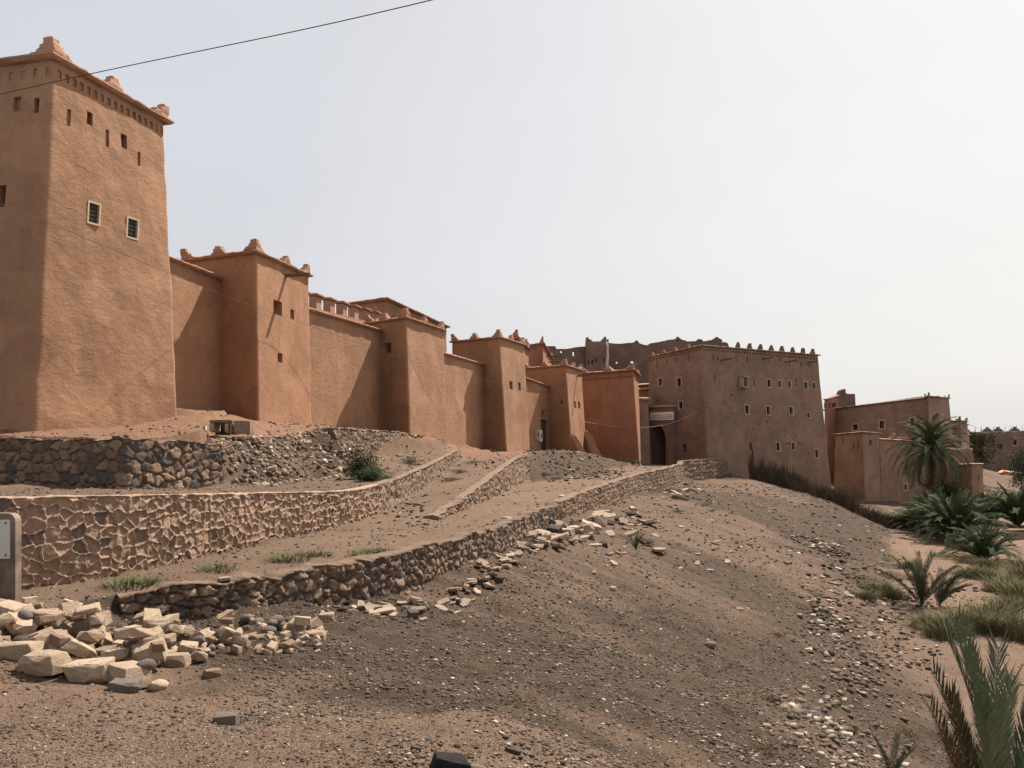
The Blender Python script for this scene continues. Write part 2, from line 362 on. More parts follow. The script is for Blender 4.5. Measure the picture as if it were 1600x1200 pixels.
def inpoly(x, y, P):
    r = np.zeros(x.shape, bool); j = len(P)-1
    for i in range(len(P)):
        xi, yi, xj, yj = *P[i], *P[j]
        c = ((yi > y) != (yj > y)) & (x < (xj-xi)*(y-yi)/((yj-yi) or 1e-9)+xi)
        r ^= c; j = i
    return r
def TZ(X, Y, detail=True, reg=False):
    X = np.atleast_1d(np.asarray(X, float)); Y = np.atleast_1d(np.asarray(Y, float)); X, Y = np.broadcast_arrays(X, Y)
    xs = []; zs = []
    for L in LINES:
        xs.append(np.interp(Y, L[:, 0], L[:, 1])); zs.append(np.interp(Y, L[:, 0], L[:, 2]))
    for k in range(1, len(xs)): xs[k] = np.maximum(xs[k], xs[k-1]+.04)
    z = np.where(X < xs[0], zs[0], zs[-1]); seg = np.where(X < xs[0], -1, len(xs))
    for k in range(len(xs)-1):
        m = (X >= xs[k]) & (X < xs[k+1])
        t = (X-xs[k])/(xs[k+1]-xs[k])
        z = np.where(m, zs[k]+(zs[k+1]-zs[k])*t, z); seg = np.where(m, k, seg)
    pl = inpoly(X, Y, PLAT)
    pz = .02+.35*sm(20.5, 24.5, Y)*sm(-30, -9, X*1.0+0) + .75*sm(25, 31, Y)
    pz = np.minimum(pz, .02+.8*np.maximum(0, xs[2]-X)*sm(23.2, 24.4, Y)+2*(1-sm(23.2, 24.4, Y)))
    z = np.where(pl, np.maximum(z, pz), z)
    if detail:
        far = np.clip(Y/30, .4, 1.0)
        inpath = (seg >= 5) & (seg <= 7)
        amp = np.where(inpath, .35, 1.0)
        z = z+amp*.06*fbm(X, Y, 0, 1.6, 3, 5)*far + amp*.022*fbm(X, Y, 0, .35, 2, 9)
        slope = (seg >= 9) & (seg <= 11)
        z = z+np.where(slope, (.09*fbm(X*.22, Y, 0, 1.1, 3, 21)+.05*fbm(X, Y, 0, .8, 3, 23))*(1-.5*sm(60, 75, Y)), 0)
        z = z+np.where((seg == 6) & (Y > 45), .12*fbm(X, Y, 0, .9, 3, 77), 0)
        bank = (seg == 2) & (Y > 24) & ~pl
        z = z+np.where(bank, .16*fbm(X, Y, 0, .6, 3, 31), 0)
        # wheel ruts on the path
        z = z-np.where(seg == 7, .03*np.exp(-((t_path(X, Y)-.42)/.06)**2)+.03*np.exp(-((t_path(X, Y)-.72)/.06)**2), 0)
    if reg: return z, seg, pl, xs
    return z
def t_path(X, Y):
    a = np.interp(Y, LINES[7][:, 0], LINES[7][:, 1]); b = np.interp(Y, LINES[8][:, 0], LINES[8][:, 1])
    return (X-a)/np.maximum(b-a, .1)
def tz(x, y): return float(TZ(x, y)[0])

rowsY = np.concatenate([np.linspace(-9, 1.9, 16), np.geomspace(2, 445, 860)])
us = np.linspace(-1.15, 1.15, 700)
GY, GU = np.meshgrid(rowsY, us, indexing='ij')
GX = GU*(np.maximum(GY, 0)+7)
z, seg, pl, xs = TZ(GX, GY, reg=True)
nr, nc = GX.shape
idx = np.arange(nr*nc).reshape(nr, nc)
fc = np.stack([idx[:-1, :-1], idx[:-1, 1:], idx[1:, 1:], idx[1:, :-1]], -1).reshape(-1, 4)
g = mobj('ground', np.stack([GX, GY, z], -1), fc, M_ground, smooth=True); g['kind'] = 'structure'
nz1 = fbm(GX, GY, 0, 3.0, 4, 50); nz2 = fbm(GX, GY, 0, 9.0, 3, 60)
dust = np.where(pl, 1.0, 0.0)
c2x, c3x = xs[2], xs[3]
dust = np.maximum(dust, (seg <= 1)*(GY > 20)*1.0)
dust = np.maximum(dust, .5*((seg == 2) & (GY > 34)))
dust = np.maximum(dust, .8*(seg >= 2)*(seg <= 5)*sm(44, 50, GY)*(GY < 62))
path = ((seg >= 5) & (seg <= 7))
sand = np.where(path, .62+.25*nz1, 0)
sand = np.where(path & (GY > 44) & (seg == 5), .25, sand)
sand = np.where((seg == 6) & (GY > 45), .05, sand)
sand = np.where((seg == 3), .35+.2*nz1, sand)
floor = (seg >= 12)
sand = np.where(seg >= 10, np.clip(.75+.7*nz2, 0, 1)*(1-.8*sm(85, 105, GY))*sm(-1.2, 1.6, GX-xs[12]+1.3*nz1), sand)
# foreground: paler crust near the camera with a dark gravel band
fg = (seg >= 8) & (GY < 9.5)
sand = np.where(fg, np.clip(.55+.95*fbm(GX, GY, 0, 1.3, 3, 71)+.3*sm(8.4, 6.6, GY), 0, .9)*sm(9.3, 8.0, GY), sand)
band = sm(7.6, 8.8, GY)*sm(14.5, 11.5, GY+.4*GX)+.8*np.exp(-((GX-4.2)/1.6)**2-((GY-18.5)/3.5)**2)+.6*np.exp(-((GX-9)/3)**2-((GY-33)/5)**2)
dark = np.where((seg >= 8) & (seg <= 11), np.clip(.22+.75*band+.45*nz2, 0, 1), 0)
dark = np.where((seg == 6) & (GY > 44), .75, dark)
dark = np.where((seg == 2) & (GY > 24) & ~pl, np.clip(.1+nz1, 0, .6), dark)
attr(g, 'reg', np.stack([np.clip(dust, 0, 1), np.clip(dark, 0, 1), np.clip(sand, 0, 1)], -1).reshape(-1, 3))

# ------------------------------------------------------------------ gravel (uncountable)
OCT = np.array([(1, 0, 0), (-1, 0, 0), (0, 1, 0), (0, -1, 0), (0, 0, 1), (0, 0, -1)], float)
OF = np.array([(0, 2, 4), (2, 1, 4), (1, 3, 4), (3, 0, 4), (2, 0, 5), (1, 2, 5), (3, 1, 5), (0, 3, 5)])
CUBE = np.array([(x, y, q) for q in (-.7, .7) for y in (-.75, .75) for x in (-.8, .8)], float)
CF = np.array([(0, 2, 3, 1), (4, 5, 7, 6), (0, 1, 5, 4), (2, 6, 7, 3), (0, 4, 6, 2), (1, 3, 7, 5)])
def pebbles(name, X, Y, Zo, size, tint, mat, flatk=.55, label=None, base=None):
    n = len(X); b = CUBE if base is None else base
    v = b[None]*(1+.45*(rng.random((n, len(b), 3))-.5))
    v = v*np.stack([np.ones(n), .6+.5*rng.random(n), flatk*(.5+.8*rng.random(n))], -1)[:, None, :]*size[:, None, None]
    a = rng.random(n)*6.283; tl = (rng.random(n)-.5)*.9
    x, y, q = v[..., 0], v[..., 1], v[..., 2]
    q, x = q*np.cos(tl)[:, None]-x*np.sin(tl)[:, None], q*np.sin(tl)[:, None]+x*np.cos(tl)[:, None]
    x, y = x*np.cos(a)[:, None]-y*np.sin(a)[:, None], x*np.sin(a)[:, None]+y*np.cos(a)[:, None]
    P = np.stack([x+X[:, None], y+Y[:, None], q+Zo[:, None]], -1)
    f = (CF[None]+8*np.arange(n)[:, None, None]).reshape(-1, 4)
    o = mobj(name, P.reshape(-1, 3), f, mat)
    attr(o, 'tint', np.repeat(tint, 8, axis=0))
    o['kind'] = 'stuff'; o['label'] = label; o['category'] = 'gravel'
    return o
N = 190000
Yp = 3.2*np.exp(rng.random(N)**1.15*math.log(75/3.2)); Xp = (rng.random(N)*1.35-.66)*Yp
zp, sg, plp, _ = TZ(Xp, Yp, reg=True)
dens = np.select([(sg >= 5) & (sg <= 7), (sg == 3), plp, (sg >= 12), (sg == 6)], [.22, .5, .18, .25, .9], 1.0)*np.clip(.75+.6*fbm(Xp, Yp, 0, 1.4, 3, 88), .08, 1)
keep = rng.random(N) < dens
Xp, Yp, zp, sg = Xp[keep], Yp[keep], zp[keep], sg[keep]; n = len(Xp)
szp = np.clip(Yp/1330*(.42+2.6*rng.random(n)**6)*1.0, .005, .11)
pal = np.array([(.038, .031, .026), (.060, .043, .032), (.085, .060, .044), (.12, .083, .060), (.18, .132, .096), (.36, .30, .235)])
ti = pal[rng.choice(6, n, p=[.22, .22, .2, .18, .12, .06])]*(.8+.4*rng.random((n, 1)))
n2 = 85000
Y2 = 3.3*np.exp(rng.random(n2)*math.log(22/3.3)); X2 = (rng.random(n2)*1.35-.66)*Y2
z2, sg2, pl2, _ = TZ(X2, Y2, reg=True)
k2 = rng.random(n2) < np.where((sg2 >= 5) & (sg2 <= 7), .12, 1)*np.clip(.7+.9*fbm(X2, Y2, 0, .9, 3, 188), .12, 1)
k2 &= (sg2 >= 5)
X2, Y2, z2 = X2[k2], Y2[k2], z2[k2]; n2 = len(X2)
s2 = np.clip(Y2/1330*(.8+3.4*rng.random(n2)**4), .004, .03)
t2_ = pal[rng.choice(6, n2, p=[.27, .26, .22, .14, .08, .03])]*(.8+.4*rng.random((n2, 1)))
Xp, Yp, zp, szp, ti = np.concatenate([Xp, X2]), np.concatenate([Yp, Y2]), np.concatenate([zp, z2]), np.concatenate([szp, s2]), np.concatenate([ti, t2_])
pebbles('gravel', Xp, Yp, zp+szp*.15, szp, ti, M_gravel, label='loose gravel and small chips strewn over the slope and the track')
# rubble on the bank between the two upper stone walls
n = 4600
Yb = 24.2+rng.random(n)*12.5
xa = np.interp(Yb, LINES[2][:, 0], LINES[2][:, 1]); xb = np.interp(Yb, LINES[3][:, 0], LINES[3][:, 1])
Xb = xa-.5+(xb-xa+1.2)*rng.random(n)
szb = .02+.10*rng.random(n)**3.5
ti = pal[rng.choice(6, n, p=[.06, .16, .26, .28, .20, .04])]*(1.1+.4*rng.random((n, 1)))
pebbles('rubble', Xb, Yb, TZ(Xb, Yb)-szb*.12, szb, ti, M_gravel, .8, 'dark broken rubble covering the steep bank under the second tower')
# heaps of chips on the slope (px centre, py centre, Y, spread px, count, size)
hx = []
def heap(cx, cy, Y, sx, sy, n, s, pale):
    X = []; Yy = []
    for _ in range(n):
        px = cx+random.gauss(0, sx); f = random.gauss(0, 1)
        y = Y*(1+f*sy); X.append(VX(px, y)); Yy.append(y)
    X = np.array(X); Yy = np.array(Yy); sz = s*(.35+.9*rng.random(n)**2)
    p = [.14, .16, .2, .2, .2-.1+.1*pale, .1+.1*(1-pale)*0+.1]; p = np.array([.16, .18, .22, .22, .16, .04+.16*pale]); p /= p.sum()
    hx.append((X, Yy, TZ(X, Yy)+sz*.25+.0, sz, pal[rng.choice(6, n, p=p)]*(.8+.4*rng.random((n, 1)))))
heap(1290, 845, 48, 22, .035, 170, .15, .6); heap(1290, 930, 30, 22, .05, 190, .12, .7); heap(1330, 1000, 24, 40, .15, 420, .09, .3)
heap(1275, 1090, 15.2, 28, .03, 260, .10, 0); heap(1345, 870, 40, 45, .10, 240, .12, .5); heap(1400, 950, 32, 50, .14, 260, .10, .4)
heap(1300, 1130, 13, 60, .10, 320, .06, .5); heap(990, 815, 36, 18, .07, 70, .12, 1); heap(540, 965, 13.0, 28, .02, 160, .05, .4)
heap(1480, 910, 40, 50, .1, 130, .12, .4); heap(700, 1150, 5.4, 45, .04, 120, .02, .6); heap(860, 1165, 6.0, 60, .04, 160, .02, .6); heap(1180, 1150, 9.5, 60, .06, 300, .03, .5)
heap(890, 722, 56, 38, .07, 500, .11, .2); heap(930, 728, 62, 25, .05, 200, .10, .1)
heap(640, 760, 26, 20, .12, 90, .07, .9); heap(560, 700, 31, 30, .1, 60, .07, .5); heap(780, 745, 42, 20, .12, 90, .07, .5)
a = [np.concatenate([h[i] for h in hx]) for i in range(5)]
pebbles('loose_rubble', a[0], a[1], a[2], a[3], a[4], M_gravel, .5, 'patches of pale broken stone chips lying down the slope')

# ------------------------------------------------------------------ clay building skins with recessed openings
def ray_face(px, py, A, B, C):
    """A bottom-left, B bottom-right, C top-left, returns point where the pixel's ray meets the plane"""
    d = Vector(((px-CX)/F, 1, (HY-py)/F)); n = (B-A).cross(C-A)
    return d*(A.dot(n)/d.dot(n))
class Face:
    def __init__(s, bl, br, tr, tl): s.bl, s.br, s.tr, s.tl = map(Vector, (bl, br, tr, tl))
    def P(s, a, t):
        return (s.bl*(1-a)+s.br*a)*(1-t)+(s.tl*(1-a)+s.tr*a)*t
    def inv(s, px, py):
        p = ray_face(px, py, s.bl, s.br, s.tl)
        t = .5; a = .5
        for _ in range(12):
            lo = s.bl*(1-a)+s.br*a; hi = s.tl*(1-a)+s.tr*a
            t = (p.z-lo.z)/(hi.z-lo.z)
            l = s.bl*(1-t)+s.tl*t; r = s.br*(1-t)+s.tr*t; d = r-l; d2 = Vector((d.x, d.y, 0))
            a = Vector((p.x-l.x, p.y-l.y, 0)).dot(d2)/d2.length_squared
        return a, t
    def rect(s, x0, y0, x1, y1):
        cx, cy = (x0+x1)/2, (y0+y1)/2
        a0 = s.inv(x0, cy)[0]; a1 = s.inv(x1, cy)[0]; t1 = s.inv(cx, y0)[1]; t0 = s.inv(cx, y1)[1]
        return [a0, a1, t0, t1]
    def normal(s): return (s.br-s.bl).cross(s.tl-s.bl).normalized()
def rr(op): return op
def skin(name, bot, top, mat, parent, openings, res=.15, disp=.03, rad=.12, cap=True, seed=0, nfaces=None):
    """bot/top: rings of corners L, C, R, B ; openings: dict face -> list of (a0,a1,t0,t1,depth)"""
    n = len(bot); verts = []; faces = []
    fs = [Face(bot[i], bot[(i+1) % n], top[(i+1) % n], top[i]) for i in range(n)]
    height = max(t[2] for t in top)-min(b[2] for b in bot)
    allt = set()
    for i in range(n):
        for o in openings.get(i, []): allt.update((round(o[2], 4), round(o[3], 4)))
    reg = np.linspace(0, 1, max(3, int(height/res)))
    rowsT = sorted(set([0., 1.]) | allt | {float(r) for r in reg if all(abs(r-q) > .3/len(reg) for q in allt)})
    def disp_pt(p, nn):
        return p, nn
    pts = []; nrm = []
    colinfo = []      # (face, a) or (corner, k)
    for i in range(n):
        L = (fs[i].br-fs[i].bl).length; ra = min(.3, rad/L)
        op = set()
        for o in openings.get(i, []): op.update((round(max(ra, o[0]), 4), round(min(1-ra, o[1]), 4)))
        k = max(2, int(L/res)); r0 = np.linspace(ra, 1-ra, k)
        cols = sorted(set([ra, 1-ra]) | op | {float(q) for q in r0 if all(abs(q-w) > .3/k for w in op)})
        for a in cols: colinfo.append((i, a, None))
        j = (i+1) % n; Lj = (fs[j].br-fs[j].bl).length; rj = min(.3, rad/Lj)
        for k in (.25, .5, .75): colinfo.append((i, (1-ra, rj, k), 'c'))
    nc = len(colinfo); nrw = len(rowsT)
    for t in rowsT:
        for (i, a, c) in colinfo:
            if c is None: p = fs[i].P(a, t); q = fs[i].normal()
            else:
                A = fs[i].P(a[0], t); B = fs[(i+1) % n].P(a[1], t); Cc = fs[i].P(1, t); k = a[2]
                p = A*(1-k)**2+Cc*2*k*(1-k)+B*k*k; q = (fs[i].normal()*(1-k)+fs[(i+1) % n].normal()*k).normalized()
            pts.append(p); nrm.append(q)
    P = np.array(pts); Nn = np.array(nrm)
    d = disp*(.8*vnoise(P[:, 0], P[:, 1], P[:, 2], 1.7, seed)+.5*vnoise(P[:, 0], P[:, 1], P[:, 2], .7, seed+1)+.3*vnoise(P[:, 0], P[:, 1], P[:, 2], .3, seed+2))
    P = P+Nn*d[:, None]
    hole = []
    for r in range(nrw-1):
        tm = (rowsT[r]+rowsT[r+1])/2
        for c in range(nc):
            i, a, k = colinfo[c]; c2 = (c+1) % nc; i2, a2, k2 = colinfo[c2]
            if k is None and k2 is None and i == i2:
                am = (a+a2)/2
                if any(o[0] < am < o[1] and o[2] < tm < o[3] for o in openings.get(i, [])): continue
            faces.append((r*nc+c, r*nc+c2, (r+1)*nc+c2, (r+1)*nc+c))
    V_ = P.tolist()
    if cap:
        faces.append(tuple((nrw-1)*nc+c for c in range(nc)))
    ns = len(faces)
    for i in range(n):
        nf = fs[i].normal()
        for o in openings.get(i, []):
            dep = o[4]
            def W(a, t, k):
                p = fs[i].P(a, t); q = np.array([p.x, p.y, p.z]); dd = 0
                if k == 0: dd = disp*(.8*vnoise(*q, 1.7, seed)+.5*vnoise(*q, .7, seed+1)+.3*vnoise(*q, .3, seed+2))
                return list(np.array(p)+np.array(nf)*(float(dd)+.004)) if k == 0 else list(np.array(p)-np.array(nf)*dep)
            # rim points follow the displaced skin
            na = 2; ring = [(o[0], o[2]), (o[1], o[2]), (o[1], o[3]), (o[0], o[3])]
            b = len(V_)
            for a, t in ring: V_.append(W(a, t, 0))
            for a, t in ring: V_.append(W(a, t, 1))
            for q in range(4): faces.append((b+(q+1) % 4, b+q, b+4+q, b+4+(q+1) % 4)[::-1])
            faces.append((b+4, b+5, b+6, b+7))
    o = mobj(name, V_, faces, mat, parent)
    sf = [k < ns-(1 if cap else 0) for k in range(len(o.data.polygons))]
    if len(sf) == len(faces): o.data.polygons.foreach_set('use_smooth', sf)
    return o, fs
def expand(ring, d):
    """push ring corners outward horizontally by d"""
    n = len(ring); out = []
    for i in range(n):
        p = Vector(ring[i]); a = (p-Vector(ring[i-1])); b = (Vector(ring[(i+1) % n])-p)
        a.z = b.z = 0; a.normalize(); b.normalize()
        na = Vector((a.y, -a.x, 0)); nb = Vector((b.y, -b.x, 0))
        m = (na+nb)/(1+na.dot(nb)); out.append(p+m*d)
    return out
def cornice(ring, parent, d=.22, h=.14, mat=None, name='cornice', lift=0.0):
    up = expand(ring, d); n = len(up)
    verts = []; faces = []; prof = []
    segs = []
    for i in range(n):
        A, B = up[i], up[(i+1) % n]; A0, B0 = Vector(ring[i]), Vector(ring[(i+1) % n])
        k = max(2, int((B-A).length/.25))
        for j in range(k): segs.append((A.lerp(B, j/k), A0.lerp(B0, j/k)))
    m = len(segs)
    for o, q in segs:
        w = [random.uniform(-.025, .025) for _ in range(4)]
        out = (o-q)
        verts += [q+Vector((0, 0, -h*.6+lift)), q+out*.6+Vector((0, 0, -h*.45+lift+w[0])), q+out*(1+w[1]*2)+Vector((0, 0, lift+w[2]*.5)), q+out*(.95+w[1]*2)+Vector((0, 0, h*.35+lift+w[2])), q+out*.2+Vector((0, 0, h*.7+lift+w[3]*.5)), q-out*1.0+Vector((0, 0, h*.6+lift))]
    for s in range(m):
        for k in range(5): faces.append((s*6+k, ((s+1) % m)*6+k, ((s+1) % m)*6+k+1, s*6+k+1))
    faces.append(tuple(s*6+5 for s in range(m)))
    return mobj(name, [list(v) for v in verts], faces, mat or M_rim, parent)
MERL = []
def merlon(pos, dirs, parent, w=.5, h=.9, th=.32, steps=4, mat=None, name='merlon'):
    """stepped corner or middle ornament; dirs = wing directions (unit, horizontal)"""
    bm = bmesh.new(); p = Vector(pos)
    for k in range(steps):
        zf = [0, .2, .42, .66, 1.0] if steps == 4 else [0, .3, .6, 1.0]
        L = (w-.15)*(1-k/(steps-1))+.15*(w/.5)**.5+random.uniform(-.03, .03); z0 = p.z+h*zf[k]-(.03 if k else 0); z1 = p.z+h*zf[k+1]
        jit = random.uniform(-.02, .02)
        t = th*(1-.08*k)
        if len(dirs) == 2 and abs(dirs[0].dot(dirs[1])) < .9:
            a, b = dirs   # L plan: corner at p, wings along a and b, inwards thickness t
            q = [p, p+a*(L+t*.6), p+a*(L+t*.6)+b*t, p+a*t+b*t, p+a*t+b*(L+t*.6), p+b*(L+t*.6)]
            if a.cross(b).z < 0: q = q[::-1]
        else:
            a = dirs[0]; nn = Vector((-a.y, a.x, 0))
            q = [p-a*L, p+a*L, p+a*L+nn*t, p-a*L+nn*t]
        prism(bm, [(v.x+jit, v.y+jit) for v in q], z0, z1)
    o = bobj(name, bm, mat or M_rim, parent, smooth=True)
    near = p.y < 62
    md = o.modifiers.new('r', 'REMESH'); md.mode = 'VOXEL'; md.voxel_size = .03 if near else .06; md.use_smooth_shade = True
    md = o.modifiers.new('s', 'SMOOTH'); md.factor = .5; md.iterations = 2 if near else 0
    MERL.append(o)
    return o
def framed_window(face, rect, parent, fw=.09, mat=None, depth=.07, grille=True, proud=.03):
    a0, a1, t0, t1 = rect; n = face.normal()
    c = face.P((a0+a1)/2, (t0+t1)/2); ax = (face.br-face.bl).normalized(); up = (face.tl-face.bl).normalized()
    w = (face.P(a1, (t0+t1)/2)-face.P(a0, (t0+t1)/2)).length; h = (face.P((a0+a1)/2, t1)-face.P((a0+a1)/2, t0)).length
    bm = bmesh.new()
    cc = c+n*(proud-.08+.0)
    for sx in (-1, 1): frame_box(bm, cc+ax*sx*(w/2-fw/2+.02), ax, n, up, fw, .20, h+.04)
    for sz in (-1, 1): frame_box(bm, cc+up*sz*(h/2-fw/2+.02), ax, n, up, w-2*fw+.038, .196, fw)
    win = bobj('window', bm, mat or M_frame, parent)
    bm = bmesh.new(); frame_box(bm, c-n*depth, ax, n, up, w-2*fw+.06, .03, h-2*fw+.06)
    bobj('pane', bm, M_pane, win)
    if grille:
        bm = bmesh.new()
        for k in (-1, 0, 1): frame_box(bm, c-n*(depth-.06)+ax*k*(w-2*fw)*.25, ax, n, up, .022, .02, h-2*fw+.04)
        for k in (-1.5, -.5, .5, 1.5): frame_box(bm, c-n*(depth-.075)+up*k*(h-2*fw)*.22, ax, n, up, w-2*fw+.04, .018, .022)
        bobj('grille', bm, M_grille, win)
    return win
def spout(face, px, py, parent, L=.9):
    a, t = face.inv(px, py); c = face.P(a, t); n = face.normal(); ax = (face.br-face.bl).normalized()
    bm = bmesh.new(); up = Vector((0, 0, 1))
    for s in (-1, 1): frame_box(bm, c+n*(L/2-.1)+ax*s*.07, ax, n, up, .03, L+.2, .10)
    frame_box(bm, c+n*(L/2-.1)-up*.03, ax, n, up, .11, L+.198, .03)
    bobj('water_spout', bm, M_wood, parent)

def tower(name, label, cat, Lt, Ct, Rt, Lb, Cb, Rb, mat, ops=(), corn=(.22, .14), merl=None, res=.15, disp=.03, seed=1, rad=.14, group=None, z0=None, frames=None, spouts=(), niches=(), corn_mat=None, mm=None):
    """Lt.. = (px,py,Y) of the top corners as seen, Lb.. bottom corners; openings (face,x0,y0,x1,y1,depth)"""
    top = [Vector(V(*p)) for p in (Lt, Ct, Rt)]; bot = [Vector(V(*p)) for p in (Lb, Cb, Rb)]
    top.append(top[0]+top[2]-top[1]); bot.append(bot[0]+bot[2]-bot[1])
    # sink the foot below ground
    bot2 = []
    for b, t in zip(bot, top):
        g_ = min(b.z, tz(b.x, b.y))-.4; k = (b.z-g_)/(t.z-b.z); bot2.append(b+(b-t)*k)
    root = thing(name, label, cat, tuple((bot[0]+bot[2])/2), group)
    fs = [Face(bot2[i], bot2[(i+1) % 4], top[(i+1) % 4], top[i]) for i in range(4)]
    od = {}; wins = []
    for o in ops:
        r = fs[o[0]].rect(*o[1:5]); od.setdefault(o[0], []).append((*r, o[5]))
        if len(o) > 6: wins.append((o[0], r, o[6]))
    for o in niches: od.setdefault(o[0], []).append(o[1:])
    b, _ = skin('wall', bot2, top, mat, root, od, res, disp, rad, True, seed)
    for f, r, kw in wins: framed_window(fs[f], r, root, **kw)
    if corn: cornice(top, root, corn[0], corn[1], corn_mat or M_rim)
    for f, px, py, L in spouts: spout(fs[f], px, py, root, L)
    if merl:
        e = expand(top, corn[0]*.35 if corn else 0); h0 = corn[1]*.6 if corn else 0
        w, h, th, mids = merl
        for i in range(4):
            p = e[i]+Vector((0, 0, h0)); a = (e[(i+1) % 4]-e[i]); b_ = (e[i-1]-e[i]); a.z = b_.z = 0
            merlon(p, [a.normalized(), b_.normalized()], root, w, h, th, mat=mm)
        for (i, s) in mids:
            p = e[i].lerp(e[(i+1) % 4], s)+Vector((0, 0, h0)); a = (e[(i+1) % 4]-e[i]); a.z = 0
            merlon(p, [a.normalized()], root, w*.75, h*.8, th, mat=mm)
    return root, fs, top

FW = dict(fw=.055, mat=None, grille=True, proud=.035)
# frieze niches of the first tower
T1top = [V(-136, 117, 25.3), V(82, 88, 24), V(259, 190, 28.9)]
nich = []
for k in range(17):
    a = .06+.90*k/16; nich.append((1, a-.014, a+.014, .953, .974, .055))
for k in range(11):
    a = .97-.85*k/10; nich.append((0, a-.013, a+.013, .953, .974, .055))
t1, f1, _ = tower('clay_tower', 'tallest clay tower at the left edge with niche frieze and two cream framed windows', 'tower',
      (-136, 117, 25.3), (82, 88, 24), (259, 190, 28.9), (-185, 672, 25.0), (50, 672, 23.4), (281, 676, 28.6), M_clay1,
      ops=[(1, 109, 170, 115, 196, .07), (1, 143, 174, 153, 194, .45), (1, 176.5, 201, 182, 228, .07), (1, 204, 208, 214, 230, .45), (1, 232.5, 235, 237.5, 257, .07),
           (1, 142, 316, 161, 350, .3, FW), (1, 208, 340, 226, 372, .3, FW),
           (0, 16, 149, 27, 171, .12), (0, 47, 150, 55, 173, .35), (0, -8, 288, 5, 322, .8)],
      merl=(.56, .46, .36, [(1, .5), (0, .5)]), res=.14, disp=.045, seed=3, niches=nich, corn=(.20, .13), rad=.2)
t2, f2, _ = tower('clay_tower', 'second clay tower from the left with a long wooden spout and its slanting shadow', 'tower',
      (285, 408, 36.1), (400, 393, 34.3), (483, 431, 39.2), (272, 640, 36.2), (404, 660, 34.0), (488, 667, 39.1), M_clay2,
      ops=[(1, 427, 470, 440, 492, .35), (1, 453, 484, 459, 498, .3), (1, 433, 552, 440, 566, .3)],
      merl=(.50, .44, .34, [(1, .55), (0, .5)]), res=.18, disp=.03, seed=8, spouts=[(1, 446, 431, 1.1)], corn=(.17, .12))
t3, f3, _ = tower('clay_tower', 'third clay tower with a black square window hole high in its shaded side', 'tower',
      (572, 506, 48.1), (634, 496, 46), (693, 516, 51.2), (565, 676, 48.3), (640, 678, 45.7), (700, 692, 51.2), M_clay1,
      ops=[(0, 599, 536, 611, 553, 1.2)],
      merl=(.50, .44, .34, [(1, .5), (0, .45)]), res=.22, disp=.03, seed=12, corn=(.17, .12))
t4, f4, _ = tower('clay_tower', 'fourth clay tower with two narrow slits side by side and worn corners at its foot', 'tower',
      (706, 534, 63), (780, 527, 60), (819, 539, 65), (706, 706, 63.2), (792, 708, 59.6), (829, 711, 64.9), M_clay1,
      ops=[(1, 795.5, 596, 800, 608, .4), (1, 808.5, 598, 812, 610, .4)],
      merl=(.52, .50, .36, [(1, .5), (0, .48)]), res=.25, disp=.035, seed=17, corn=(.19, .12))
t5, f5, _ = tower('clay_tower', 'fifth clay tower, reddish, with sloping buttress fins at its foot', 'tower',
      (818, 576, 72), (884, 571, 69), (909, 579, 74.2), (822, 706, 72), (894, 709, 68.6), (917, 716, 74), M_clay2,
      ops=[(0, 874.5, 626, 878.5, 631, .6), (1, 897, 627, 899.5, 637, .4), (1, 902.5, 628, 905, 638, .4)],
      merl=(.52, .46, .36, [(1, .5), (0, .5)]), res=.25, disp=.035, seed=22, spouts=[(1, 899, 588, 1.2)], corn=(.19, .12))
nich6 = [(0, .03+.94*k/20-.010, .03+.94*k/20+.010, .925, .945, .12) for k in range(21)]
t6, f6, _ = tower('clay_tower', 'wide red clay tower beside the gate with a dotted frieze under its rim', 'tower',
      (909, 584, 79.5), (989, 578, 76), (997, 588, 83), (912, 728, 79.5), (1000, 728, 75.3), (1003, 726, 83), M_clay3,
      merl=(.65, .52, .42, [(0, .52)]), res=.3, disp=.04, seed=27, corn=(.3, .15), niches=nich6)

def curtain(name, label, A, B, Ab, Bb, mat, ops=(), th=.9, ext=(.4, .4), seed=1, res=.22, rim=True, parent=None, cat='wall'):
    """A,B = (px,py,Y) top ends, Ab,Bb = (px,py,Y) bottom ends"""
    A, B, Ab, Bb = [Vector(V(*p)) for p in (A, B, Ab, Bb)]
    d = (B-A); dz = d.z/d.length; d2 = Vector((d.x, d.y, 0)).normalized(); n = Vector((-d2.y, d2.x, 0))
    A2 = A-d.normalized()*ext[0]; B2 = B+d.normalized()*ext[1]; Ab2 = Ab-(Bb-Ab).normalized()*ext[0]; Bb2 = Bb+(Bb-Ab).normalized()*ext[1]
    Ab2.z -= .9; Bb2.z -= .9
    top = [A2, B2, B2+n*th, A2+n*th]; bot = [Ab2, Bb2, Bb2+n*(th+.3), Ab2+n*(th+.3)]
    root = thing(name, label, cat, tuple((Ab+Bb)/2))
    f = Face(bot[0], bot[1], top[1], top[0]); od = {}
    for o in ops: od.setdefault(0, []).append((*f.rect(*o[:4]), o[4]))
    skin('wall_face', bot, top, mat, root, od, res, .03, .08, True, seed)
    if rim: cornice(top, root, .2, .13, name='coping')
    return root, f
curtain('curtain_wall', 'clay wall between the tallest tower and the second tower, half in shadow', (262, 403, 31.4), (345, 435, 35.1), (262, 636, 31.2), (345, 645, 35.0), M_clay2, seed=31, ext=(3.0, .4))
curtain('curtain_wall', 'clay wall between the second and third towers with thin cracks and a battlement behind', (487, 485, 40), (596, 517, 47.3), (487, 668, 39.9), (598, 676, 47.2), M_clay1, seed=33)
curtain('curtain_wall', 'clay wall between the third and fourth towers', (692, 552, 53.2), (755, 570, 61), (697, 694, 53.1), (757, 707, 60.9), M_clay1, seed=35)
